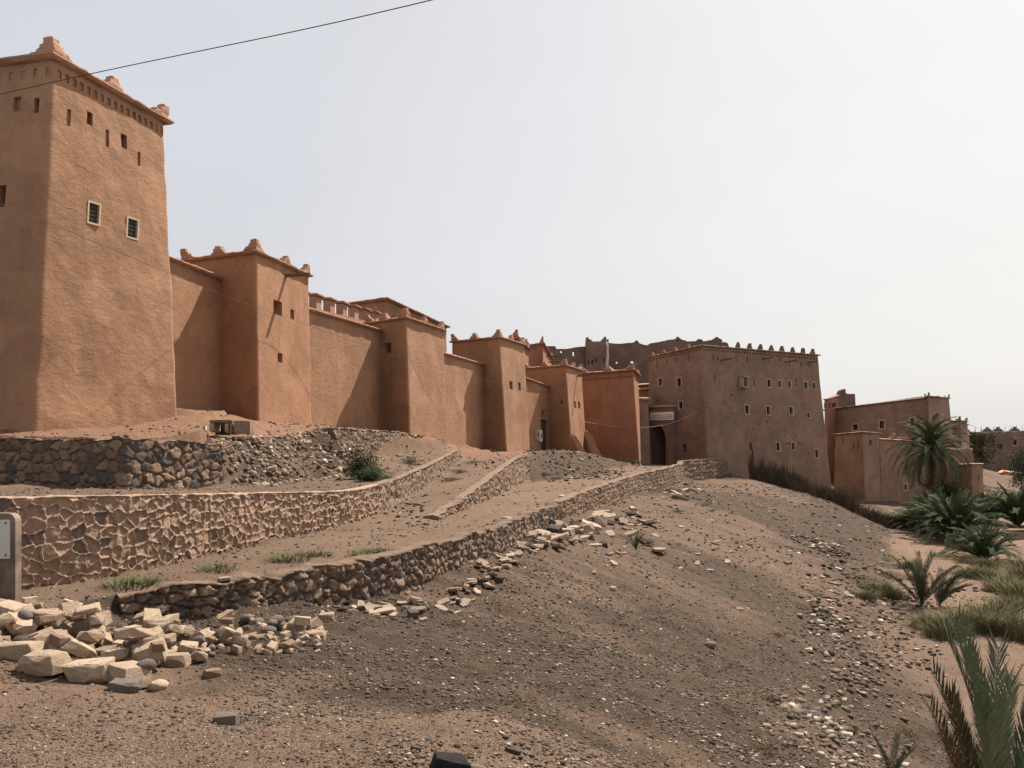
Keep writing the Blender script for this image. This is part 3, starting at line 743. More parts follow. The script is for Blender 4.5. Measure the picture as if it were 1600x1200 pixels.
cw, fcw = curtain('curtain_wall', 'short clay wall pierced by a tall dark doorway and a little window above it', (818, 590, 65.4), (857, 604, 70.3), (820, 709, 65.3), (858, 708, 70.2), M_clay2,
     ops=[(845, 656, 857, 712, .35), (846, 641, 851, 652, .3)], seed=37)
# door leaf in the doorway
def panel(name, face, x0, y0, x1, y1, off, th, mat, parent):
    a0, a1, t0, t1 = face.rect(x0, y0, x1, y1); n = face.normal(); c = face.P((a0+a1)/2, (t0+t1)/2)+n*off
    ax = (face.br-face.bl).normalized(); up = (face.tl-face.bl).normalized()
    w = (face.P(a1, t0)-face.P(a0, t0)).length; h = (face.P(a0, t1)-face.P(a0, t0)).length
    bm = bmesh.new(); frame_box(bm, c, ax, n, up, w, th, h)
    for k in range(1, 5): pass
    return bobj(name, bm, mat, parent), c, ax, n, up, w, h
panel('door', fcw, 845.4, 656.5, 856.6, 711, -.25, .06, M_doorw, cw)
for i, (x0, y0, x1, y1, lab) in enumerate([(835.5, 671, 839.5, 687, 'beige meter box on the wall left of the doorway, farther from the door'), (840.5, 672, 844.2, 690, 'pale meter box with a dark slot right beside the doorway')]):
    a0, a1, t0, t1 = fcw.rect(x0, y0, x1, y1); n_ = fcw.normal(); c = fcw.P((a0+a1)/2, (t0+t1)/2)
    root = thing('meter_box', lab, 'meter box', tuple(c)); ax = (fcw.br-fcw.bl).normalized(); up = (fcw.tl-fcw.bl).normalized()
    w = (fcw.P(a1, t0)-fcw.P(a0, t0)).length; h = (fcw.P(a0, t1)-fcw.P(a0, t0)).length
    bm = bmesh.new(); frame_box(bm, c+n_*.08, ax, n_, up, w, .2, h); bmesh.ops.bevel(bm, geom=list(bm.edges), offset=.02, segments=2, affect='EDGES')
    bobj('box', bm, M_frameb if i == 0 else M_white, root)
    bm = bmesh.new(); frame_box(bm, c+n_*.185, ax, n_, up, w*.35, .02, h*.4); bobj('slot', bm, M_ink, root)

# buttress fins of the fifth tower (curved ramps running down to the mound)
def fin(pts, label, w=.55):
    root = thing('buttress', label, 'buttress', V(*pts[-1]))
    vs = []; fs = []
    P = [Vector(V(*p)) for p in pts]
    Q = []
    for i in range(len(P)-1):
        for k in range(4): Q.append(P[i].lerp(P[i+1], k/4))
    Q.append(P[-1])
    side = Vector((-.85, .5, 0)).normalized()*w
    for q in Q:
        zb = tz(q.x, q.y)-.5
        vs += [q, q+side, Vector((q.x+side.x, q.y+side.y, zb)), Vector((q.x, q.y, zb))]
    for i in range(len(Q)-1):
        a = 4*i; b = a+4
        fs += [(a, b, b+1, a+1), (a+1, b+1, b+2, a+2), (a, a+3, b+3, b)]
    fs += [(0, 1, 2, 3), tuple(range(len(vs)-4, len(vs)))[::-1]]
    mobj('fin', [list(v) for v in vs], fs, M_rim, root)  # lighter coping clay stands in for sunlight on the fin
fin([(912, 670, 74), (920, 674, 73.5), (927, 684, 73), (932, 697, 72.5), (938, 709, 72), (945, 718, 71.5)], 'outer curved clay buttress fin running down from the fifth tower', .7)
fin([(893, 677, 69), (900, 681, 68.6), (906, 690, 68.2), (911, 700, 67.8), (917, 709, 67.4)], 'inner smaller curved clay buttress fin against the fifth tower', .5)

# pillar right of the wide red tower, and the little block over it
tower('gate_pillar', 'narrow clay pillar with a pointed cap squeezed between red tower and gate', 'pillar', (999, 624, 84.5), (1001, 624, 84), (1013, 624, 84.6), (1000, 728, 84.4), (1002, 728, 83.8), (1017, 728, 84.3), M_block, corn=(.25, .3), res=.4, seed=41, rad=.08)
tower('parapet_block', 'orange clay block peeping above the gate pillar', 'parapet', (996, 609, 88), (1000, 609, 87), (1013, 608, 88), (996, 660, 88), (1000, 660, 87), (1013, 660, 88), M_clay3, corn=(.25, .2), res=.4, seed=42, rad=.08)

# ------------------------------------------------------------------ the big block with the gate
FB = dict(fw=.11, mat=M_frameb, grille=False, proud=.02, depth=.3)
bo = []
for x, y, w, h in [(809, 395, 26, 50), (875, 400, 22, 46), (937, 404, 22, 46), (1040, 408, 24, 46), (1092, 412, 22, 44), (670, 560, 28, 56), (803, 566, 26, 54), (946, 567, 26, 50), (1055, 593, 22, 38), (696, 792, 20, 46), (864, 792, 26, 54), (959, 790, 24, 48), (1106, 836, 24, 52)]:
    cx, cy = 1000+x/4, 500+y/4; w /= 8; h /= 8
    k = 1.12
    if (x, y) == (696, 792): bo.append((1, cx-w*.8, cy-h, cx+w*.8, cy+h, .6)); continue
    bo.append((1, cx-w*k, cy-h*1.12, cx+w*k, cy+h*1.12, .4, FB))
for x, y, w, h in [(460, 235, 5, 40), (488, 237, 7, 22), (601, 243, 5, 36), (672, 248, 5, 36), (803, 256, 5, 36), (937, 268, 5, 40), (980, 255, 6, 20), (1008, 276, 5, 36), (1063, 279, 5, 40), (467, 365, 6, 46), (714, 391, 6, 46), (981, 388, 6, 46), (879, 245, 7, 20),
             (568, 469, 9, 10), (575, 581, 7, 9), (650, 629, 7, 8), (726, 632, 7, 8), (797, 632, 7, 8), (905, 684, 7, 8), (933, 772, 9, 9), (992, 772, 8, 8), (1015, 772, 8, 8), (1054, 840, 7, 8), (430, 515, 5, 6), (522, 519, 5, 6), (708, 680, 6, 14), (863, 632, 6, 8), (445, 570, 5, 6), (494, 571, 5, 6), (975, 724, 6, 7), (616, 534, 5, 7), (1148, 696, 5, 7), (904, 724, 5, 7), (1026, 553, 5, 6), (840, 543, 5, 6)]:
    cx, cy = 1000+x/4, 500+y/4; bo.append((1, cx-w/8, cy-h/8, cx+w/8, cy+h/8, .3))
for x, y, w, h in [(108, 278, 5, 40), (172, 262, 5, 30), (234, 250, 5, 34), (306, 240, 5, 44)]:
    cx, cy = 1000+x/4, 500+y/4; bo.append((0, cx-w/8, cy-h/8, cx+w/8, cy+h/8, .3))
for x, y, w, h in [(128, 388, 22, 50), (248, 390, 26, 56), (257, 533, 26, 50)]:
    cx, cy = 1000+x/4, 500+y/4; w /= 8; h /= 8; bo.append((0, cx-w*1.25, cy-h*1.12, cx+w*1.25, cy+h*1.12, .4, FB))
bo.append((0, 1066.5, 694, 1072, 706, .5)); bo.append((0, 1021.5, 665, 1051.5, 731, 5.0))
nb = [(1, .02+.96*k/42-.006, .02+.96*k/42+.006, .965, .978, .10) for k in range(43)] + [(0, .04+.92*k/20-.012, .04+.92*k/20+.012, .965, .978, .10) for k in range(21)]
bl, fbk, btop = tower('kasbah_block', 'great dark brown fortress block with rows of pale framed windows and small roof merlons', 'fortress',
      (1012, 559, 90), (1096, 540, 83), (1279, 555, 92.2), (1014, 729, 90), (1107, 738, 82.6), (1301, 775, 92), M_block, ops=bo, res=.3, disp=.06, seed=51, corn=(.2, .14), niches=nb, rad=.3, corn_mat=M_block)
# merlons of the block: pointed, along the right half of the roof line, low bumps on the left face
for px, py in [(1152, 546), (1170, 547), (1187, 548.5), (1204.5, 550), (1222, 551.5), (1240, 553), (1257.5, 554.5), (1274.5, 556)]:
    a = (px-1096)/(1279-1096); p = fbk[1].P(a*.98, 1); p = p+Vector((0, 0, .05)); d = (fbk[1].br-fbk[1].bl); d.z = 0
    merlon(p, [d.normalized()], bl, .30, .62, .4, steps=4, mat=M_old)
for a in (.08, .3, .52, .75):
    p = fbk[0].P(a, 1)+Vector((0, 0, .05)); d = (fbk[0].br-fbk[0].bl); d.z = 0
    merlon(p, [d.normalized()], bl, .3, .4, .3, steps=3, mat=M_clay3)
# tilted wooden balcony box on the block
a0, a1, t0, t1 = fbk[1].rect(1153, 589, 1165, 607); c = fbk[1].P((a0+a1)/2, (t0+t1)/2); n_ = fbk[1].normal(); ax = (fbk[1].br-fbk[1].bl).normalized(); up = Vector((0, 0, 1))
bm = bmesh.new()
frame_box(bm, c+n_*.3-up*.5, ax, n_, up, .8, .6, .12); frame_box(bm, c+n_*.32+ax*.38, ax, n_, up, .1, .5, .9); frame_box(bm, c+n_*.32-ax*.38, ax, n_, up, .1, .5, .9); frame_box(bm, c+n_*.3+up*.55, ax, n_, up, .9, .7, .1)
bobj('oriel', bm, M_frameb, bl)
for px, py in [(1127, 563), (1192, 561), (1228, 566), (1262, 567)]: spout(fbk[1], px, py, bl, 1.4)
spout(fbk[0], 1029, 625, bl, .3)

# gate front: a thin proud wall with a pointed horseshoe arch
def arch_wall(name, P0, P1, z0, z1, ca, cb, zs, zt, th, mat, parent, taper=0):
    """wall from P0 to P1 with arch opening between fractions ca..cb, springing zs, crown zt"""
    P0, P1 = Vector(P0), Vector(P1); d = P1-P0; n = Vector((-d.y, d.x, 0)).normalized()
    K = 30; vs = []; fs = []
    xs_ = sorted(set([0, 1, ca, cb]+[ca+(cb-ca)*(.5-.5*math.cos(math.pi*k/K)) for k in range(K+1)]))
    cols = []
    for q in xs_:
        inside = ca <= q <= cb; zb = z0
        if inside:
            u = abs((q-(ca+cb)/2)/((cb-ca)/2)); zb = zs+(zt-zs)*(max(0, 1-u**2.2))**.5*1.0
        cols.append((q, zb, inside))
    def addcol(q, zb):
        p = P0+d*q; i = len(vs)
        for off in (0, th):
            r = p+n*off
            vs.append((r.x, r.y, zb)); vs.append((r.x, r.y, z1))
        return i
    def strip(c1, c2):
        fs.append((c1, c2, c2+1, c1+1)); fs.append((c1+2, c1+3, c2+3, c2+2)); fs.append((c1, c1+2, c2+2, c2)); fs.append((c1+1, c2+1, c2+3, c1+3))
    a = addcol(0, z0); b = addcol(ca, z0); strip(a, b)
    fs.append((a, a+1, a+3, a+2))
    arch = [addcol(q, zb) for q, zb, i in cols if i]
    for i in range(len(arch)-1): strip(arch[i], arch[i+1])
    c_ = addcol(cb, z0); e = addcol(1, z0); strip(c_, e); fs.append((e, e+2, e+3, e+1))
    # jamb faces
    jb = arch[0]; fs.append((b, b+2, jb+2, jb)); jc = arch[-1]; fs.append((c_, jc, jc+2, c_+2))
    return mobj(name, vs, fs, mat, parent)
def onface(face, px, off):
    a, t = face.inv(px, 700); p = face.P(a, 0.35); n = face.normal(); return p+n*off
ga = onface(fbk[0], 1013.5, .75); gb = onface(fbk[0], 1056, .75)
gr = thing('gatehouse', 'low gate front with dark pointed archway under the white sign', 'gateway', (ga.x, ga.y, -2.6))
zg = -2.7
arch_wall('arch_front', ga, gb, zg-.3, VZ(635, 86.5), .17, .86, VZ(690, 87), VZ(663.5, 87), .8, M_block, gr)
ga2 = onface(fbk[0], 1018, -2.2); gb2 = onface(fbk[0], 1056, -2.2)
arch_wall('inner_arch', ga2, gb2, zg-.3, 2.2, .42, .72, VZ(692, 89), VZ(686, 89), .5, M_block, gr)
d = (gb-ga).normalized(); nn = Vector((d.y, -d.x, 0)).normalized()
bm = bmesh.new(); zt = VZ(635, 86.5); m_ = (ga+gb)/2-nn*.35
frame_box(bm, (m_.x, m_.y, zt+.06), d, nn, (0, 0, 1), (gb-ga).length+.3, 1.1, .2); bobj('coping', bm, M_frameb, gr)
# the white sign over the arch
Ym = 86.3
sa = ray_p = None
def on_plane(px, py, P, n):
    dd = Vector(((px-CX)/F, 1, (HY-py)/F)); return dd*(Vector(P).dot(n)/dd.dot(n))
pl_ = ga+nn*.06
s0 = on_plane(1015.5, 644.5, pl_, nn); s1 = on_plane(1053, 644, pl_, nn); s2 = on_plane(1016.5, 657, pl_, nn)
sc = Vector(((s0.x+s1.x)/2, (s0.y+s1.y)/2, (s0.z+s2.z)/2)); sw = (s1-s0).length; sh_ = abs(s0.z-s2.z)
sg_ = thing('gate_sign', 'white signboard with three lines of dark lettering over the gate arch', 'sign', tuple(sc))
bm = bmesh.new(); frame_box(bm, sc, d, nn, (0, 0, 1), sw, .06, sh_); bobj('board', bm, M_signw, sg_)
bm = bmesh.new()
for s in (-1, 1): frame_box(bm, sc+Vector((0, 0, s*sh_/2)), d, nn, (0, 0, 1), sw+.06, .09, .05)
for s in (-1, 1): frame_box(bm, sc+d*s*sw/2, d, nn, (0, 0, 1), .05, .088, sh_-.05)
bobj('frame', bm, M_metal, sg_)
for k, (txt, zz, hgt) in enumerate([('مركز المحافظة على التراث المعماري', .14, .15), ('ⴰⵎⵎⴰⵙ ⵏ ⵓⵃⵟⵟⵓ ⵏ ⵜⵡⵙⵙⵏⴰ', -.10, .09), ('CENTRE DE CONSERVATION DU PATRIMOINE ARCHITECTURAL', -.29, .10)]):
    cu = D.curves.new('lettering', 'FONT'); cu.body = txt; cu.size = hgt*sh_*1.3; cu.align_x = 'CENTER'; cu.align_y = 'CENTER'; cu.extrude = .004
    to = D.objects.new('lettering', cu); link(to)
    rot = Matrix((( d.x, 0, nn.x), (d.y, 0, nn.y), (0, 1, 0))).to_4x4()
    bpy.context.view_layer.update()
    dg = bpy.context.evaluated_depsgraph_get(); me = D.meshes.new_from_object(to.evaluated_get(dg)); D.objects.remove(to)
    if len(me.vertices):
        xs2 = [v.co.x for v in me.vertices]; wd = max(xs2)-min(xs2); k2 = min(1.0, sw*.92/max(wd, .01)) if wd > 0 else 1
        me.transform(Matrix.Diagonal((sw*.9/wd, 1, 1, 1)))
    me.transform(rot); me.materials.clear(); me.materials.append(M_ink)
    lo = D.objects.new('lettering', me); link(lo); lo.parent = sg_; lo.location = nn*.04+Vector((0, 0, zz*sh_*1.05+.1*sh_*0))
# ------------------------------------------------------------------ buildings behind
tower('roof_house', 'plain clay house rising behind the third tower, tiny holes under its eave', 'house',
      (545, 475, 62), (604, 467, 59), (698, 511, 70), (545, 640, 62), (604, 640, 59), (698, 650, 70), M_clay1, res=.35, seed=61, corn=(.3, .16),
      niches=[(1, .10+.028*k*2, .115+.028*k*2, .90, .915, .2) for k in range(5)])
# battlement with capped merlons behind the wall between towers two and three
bt = thing('battlement', 'row of capped merlons on the roof wall behind the second tower', 'battlement', V(487, 560, 46))
A = Vector(V(478, 478, 44.5)); B = Vector(V(596, 507, 57)); d_ = (B-A); dh = Vector((d_.x, d_.y, 0)).normalized(); nn_ = Vector((dh.y, -dh.x, 0))
bm = bmesh.new(); frame_box(bm, (A+B)/2-Vector((0, 0, 1.6))-nn_*.3, d_.normalized(), nn_, (0, 0, 1), d_.length+1, .5, 3.2); bobj('wall', bm, M_clay1, bt)
for k in range(7):
    q = A+d_*(k/6.3)-nn_*.3
    bm = bmesh.new(); frame_box(bm, q+Vector((0, 0, .32)), dh, nn_, (0, 0, 1), .8, .42, .75)
    frame_box(bm, q+Vector((0, 0, .76)), dh, nn_, (0, 0, 1), 1.05, .7, .12)
    bmesh.ops.bevel(bm, geom=list(bm.edges), offset=.03, segments=2, affect='EDGES')
    bobj('merlon', bm, M_rim, bt)
tower('back_tower', 'dark stepped tower top just behind the fourth tower', 'tower', (752, 544, 76), (808, 527, 73), (826, 547, 80), (752, 640, 76), (808, 650, 73), (828, 650, 80), M_clay3, res=.5, seed=63, merl=(.55, .6, .45, [(0, .2), (1, .5)]), corn=(.25, .14), spouts=[(1, 818, 545, 1.3)])
tower('back_tower', 'orange tower behind the fifth tower with pale sunlit side and two spouts', 'tower', (822, 540, 84), (848, 537, 81), (862, 561, 92), (822, 640, 84), (849, 650, 81), (866, 650, 92), M_clay3, res=.5, seed=64, merl=(.55, .6, .45, []), corn=(.25, .14), spouts=[(1, 855, 557, 1.6), (1, 859, 566, 1.6)])
tower('back_wall', 'reddish clay house wall between fifth tower and the gate block', 'house', (930, 608, 94), (990, 603, 92), (1014, 600, 92.8), (930, 680, 94), (990, 680, 92), (1016, 680, 92.8), M_clay3, res=.6, seed=65, corn=(.25, .14))

def ruin(name, label, tops, bottom, Y, th, holes, mat, cat='ruin', lean=0):
    """silhouette wall: tops = [(px,py)], Y(px) depth; holes = (x0,y0,x1,y1) cut right through"""
    Yf = Y if callable(Y) else (lambda p: Y)
    pxs = set(p[0] for p in tops)
    for h in holes: pxs.update((h[0], h[2]))
    lo, hi = tops[0][0], tops[-1][0]; pxs.update(np.linspace(lo, hi, int((hi-lo)/4)+2).tolist()); pxs = sorted(pxs)
    tx = [t[0] for t in tops]; ty = [t[1] for t in tops]
    pys = set([bottom]); 
    for h in holes: pys.update((h[1], h[3]))
    pys = sorted(pys)
    cache = {}; vs = []; fs = []
    nrm = Vector((0, 1, 0))
    def vert(px, py):
        k = (round(px, 2), round(py, 2))
        if k not in cache:
            cache[k] = len(vs); y = Yf(px); vs.append(V(px, py, y)); vs.append((VX(px, y), y+th, VZ(py, y)))
        return cache[k]
    edges = {}
    def quad(a, b, c, d):
        fs.append((a, b, c, d)); fs.append((a+1, d+1, c+1, b+1))
        for e in ((a, b), (b, c), (c, d), (d, a)):
            if (e[1], e[0]) in edges: edges.pop((e[1], e[0]))
            else: edges[e] = 1
    for x0, x1 in zip(pxs[:-1], pxs[1:]):
        if x1-x0 < .01: continue
        t0, t1 = np.interp(x0, tx, ty)+.3*math.sin(x0*3.1), np.interp(x1, tx, ty)+.3*math.sin(x1*3.1)
        lv = [p for p in pys if p > max(t0, t1)+.3]
        rows_ = [None]+lv
        for a, b in zip(rows_[:-1], rows_[1:]):
            ya0 = t0 if a is None else a; ya1 = t1 if a is None else a
            mx = (x0+x1)/2; my = ((ya0+ya1)/2+b)/2
            if any(h[0] < mx < h[2] and h[1] < my < h[3] for h in holes): continue
            quad(vert(x0, b), vert(x1, b), vert(x1, ya1), vert(x0, ya0))
    for a, b in edges: fs.append((b, a, a+1, b+1))
    o = mobj(name, vs, fs, mat, origin=V((lo+hi)/2, bottom, Yf((lo+hi)/2)))
    return tag(o, label, cat)
ruin('ruined_wall', 'far ruined mud wall with ragged top and daylight holes, left of the far tower', [(855, 541), (868, 541), (869, 545), (885, 545), (900, 542.5), (921, 541)], 700, lambda p: 112+(p-855)*.02, 1.0, [(875.5, 547.5, 878.5, 551.5), (894.5, 549, 897.5, 556)], M_old)
tower('ruined_tower', 'far crumbling square mud tower with two horned corners on the skyline', 'tower', (915, 534, 112), (947, 533, 110), (951, 537, 117), (914, 660, 112), (948, 660, 110), (952, 660, 117), M_old, res=.5, disp=.12, seed=71, rad=.3, corn=None,
      ops=[(0, 918, 562, 920, 569, .5), (0, 924, 563, 927, 568, .5), (0, 930, 560, 932, 567, .5), (0, 943, 560, 945, 566, .5)], merl=(.5, .6, .6, []), mm=M_old)
ruin('ruined_wall', 'far ruined mud wall with a pointed hump and bright holes, right of the far tower', [(950, 535), (953, 536), (966, 537), (976, 536.5), (990, 535), (995, 531), (999, 536), (1004, 538), (1012, 540), (1016, 537), (1030, 534)], 700, lambda p: 118, 1.0,
     [(962.5, 564.5, 966, 568), (985.5, 563.5, 991, 569), (995, 567, 997, 570), (963, 540, 964.5, 543.5), (984, 538, 985, 541)], M_old)
ruin('ruined_wall', 'highest far ruined wall behind the gate block, with two peaks and small daylight holes', [(1008, 541), (1016, 536), (1030, 534), (1045, 531), (1056, 530), (1059, 525.5), (1065, 530.5), (1075, 533.5), (1088, 533), (1091, 529.5), (1097, 530), (1099, 533), (1113, 530.5), (1120, 526), (1127, 530), (1131, 534), (1137, 536), (1139, 541)], 700, lambda p: 124, 1.2,
     [(1038.5, 532.5, 1041, 535.5), (1057.5, 530.5, 1060, 534), (1128.5, 532.5, 1131, 535)], M_old)

# ------------------------------------------------------------------ buildings on the right
def px7(x, y): return (1270+x/3.636, 580+y/3.636)
FBs = dict(fw=.15, mat=M_frameb, grille=False, proud=.02, depth=.3)
tower('clay_house', 'small roof pavilion with a pillar behind the right end of the gate block', 'house', (1288, 624, 108), (1293, 624, 106), (1309, 618, 109), (1288, 700, 108), (1293, 700, 106), (1309, 700, 109), M_clay3, res=.6, seed=81, corn=(.2, .12), ops=[(1, 1295, 629.5, 1297.5, 637, .6), (1, 1300, 629.5, 1307, 636, .6)])
ruin('ruined_pillar', 'broken stepped wall stub standing on the roofs right of the gate block', [(1305, 619), (1310, 617), (1313, 611), (1316, 608), (1321, 608), (1322, 615), (1336, 615.5), (1337, 634)], 700, lambda p: 113, 1.0, [], M_old)
tower('clay_house', 'long two storey mud house with square framed windows behind the palm', 'house', (1288, 641, 110), (1349, 633, 105), (1452, 620, 100), (1288, 790, 110), (1349, 790, 104.6), (1455, 790, 99.5), M_block, res=.5, disp=.08, seed=83, corn=(.2, .12), corn_mat=M_block,
      ops=[(0, 1291, 665, 1299, 676, .4, FBs), (0, 1329.5, 661.5, 1340, 673.5, .4, FBs), (1, 1372.5, 656, 1383.5, 671, .4, FBs), (1, 1420.5, 651.5, 1431, 667, .4, FBs)])
tower('clay_tower', 'square tower end of the long mud house with two tiny windows, behind the palm crown', 'tower', (1445, 621, 101), (1451, 619, 99), (1483, 622, 103), (1447, 790, 101), (1453, 790, 98.6), (1496, 790, 102.6), M_block, res=.5, disp=.06, seed=84, corn=(.2, .12), corn_mat=M_block,
      ops=[(1, 1460, 645, 1464, 657, .3, FBs), (1, 1472.5, 646.5, 1476, 657.5, .3, FBs)], merl=(.35, .4, .4, []), mm=M_block)
tower('clay_tower', 'slim leaning tower at the right end of the fortress, next to the far house', 'tower', (1483, 658, 107), (1500, 657, 105), (1511, 659, 109), (1484, 790, 107), (1508, 790, 104), (1526, 790, 108.5), M_block, res=.5, disp=.06, seed=85, corn=(.2, .12), corn_mat=M_block, merl=(.35, .45, .4, []), mm=M_old)
tower('clay_house', 'lower front mud house with its dark shaded side and notched parapet left of the palm', 'house', (1304, 679, 96), (1347, 675, 93), (1374, 677, 95), (1302, 800, 95.8), (1353, 800, 92), (1378, 800, 94.5), M_block, res=.4, disp=.06, seed=86, corn=(.2, .12), corn_mat=M_block,
      ops=[(0, 1303, 690, 1304.5, 697, .3), (0, 1316, 684, 1317.5, 692, .3), (1, 1357, 687, 1360, 695, .3), (0, 1332, 693, 1333.5, 702, .3), (0, 1339, 690, 1340.5, 703, .3)])
tower('clay_house', 'mud brick annex with round topped merlons and one framed window, behind the palm trunk', 'house', (1369, 686, 96), (1374, 686, 95), (1442, 690, 99), (1372, 810, 96), (1378, 810, 94.6), (1450, 810, 98.6), M_block, res=.4, disp=.08, seed=87, corn=(.2, .14), ops=[(1, 1412, 755, 1418.5, 767.5, .4, FBs), (1, 1425, 693, 1433, 698, .5)])
for px in (1398, 1413):
    p = Vector(V(px, 686.5, 95.8+(px-1374)*.05)); o = merlon(tuple(p), [Vector((.98, .2, 0))], None, .6, .7, .4, 3, M_rim); tag(o, 'rounded clay merlon on the annex roof, %s of two' % ('left' if px < 1400 else 'right'), 'merlon')
tower('clay_house', 'plain mud wall in shadow behind the palm, reaching down to the bushes', 'house', (1438, 700, 101), (1442, 700, 99), (1520, 700, 103), (1438, 810, 101), (1442, 810, 98.6), (1522, 810, 102.6), M_block, res=.5, disp=.08, seed=88, corn=None)
tower('clay_house', 'small lower house at the right foot of the fortress with a slit window', 'house', (1498, 726, 99), (1518, 725, 96), (1535, 725, 98), (1498, 800, 99), (1520, 800, 95.8), (1540, 800, 97.8), M_block, res=.4, disp=.06, seed=89, corn=(.2, .14), ops=[(1, 1528.5, 743, 1530.5, 751, .3)])
# far house across the wadi
fh, ffh, _ = tower('clay_house', 'far wide dark mud house across the valley with barred windows and rebar on its roof', 'house', (1516, 675, 156), (1524, 675, 150), (1640, 672, 160), (1516, 760, 156), (1524, 760, 150), (1640, 765, 160), M_old, res=.8, disp=.15, seed=90, corn=None,
      ops=[(1, 1531, 688, 1540, 699, .4, dict(fw=.18, mat=M_frameb, grille=True, depth=.3)), (1, 1581.5, 686, 1590, 697, .4, dict(fw=.18, mat=M_frameb, grille=True, depth=.3)), (1, 1558, 694, 1566, 701, .4)])
for x0, x1, y in [(1527, 1547, 687), (1575, 1595, 684)]:
    bm = bmesh.new(); a0, a1, t0, t1 = ffh[1].rect(x0, y, x1, y+2); frame_box(bm, ffh[1].P((a0+a1)/2, t1)+ffh[1].normal()*.2, (ffh[1].br-ffh[1].bl).normalized(), ffh[1].normal(), (0, 0, 1), 2.3, .5, .15); bobj('lintel', bm, M_frameb, fh)
bm = bmesh.new()
for px in range(1527, 1600, 9):
    p = ffh[1].P((px-1524)/116, 1); frame_box(bm, p-ffh[1].normal()*.4+Vector((0, 0, .45)), (1, 0, 0), (0, 1, 0), (0, 0, 1), .05, .05, 1.1)
bobj('rebar', bm, M_metal, fh)
for px in (1548, 1564, 1590):
    p = ffh[1].P((px-1524)/116, 1); merlon(tuple(p-ffh[1].normal()*.6), [Vector((1, .1, 0))], fh, .9, .8, .6, 3, M_old, 'roof_stub')
# small walls on the valley floor
tower('low_wall', 'low grey concrete wall on the valley floor between the dark palms', 'wall', (1544, 835, 66), (1545, 835, 65), (1578, 831, 66.5), (1544, 862, 66), (1545, 862, 65), (1578, 862, 66.5), M_conc, res=.5, seed=91, corn=None, rad=.05)
tower('clay_hut', 'small dark clay hut at the right edge of the valley floor', 'hut', (1572, 829, 66), (1575, 828, 63), (1640, 828, 67), (1572, 868, 66), (1575, 868, 63), (1640, 868, 67), M_block, res=.4, seed=92, corn=(.12, .1), rad=.1, corn_mat=M_block)
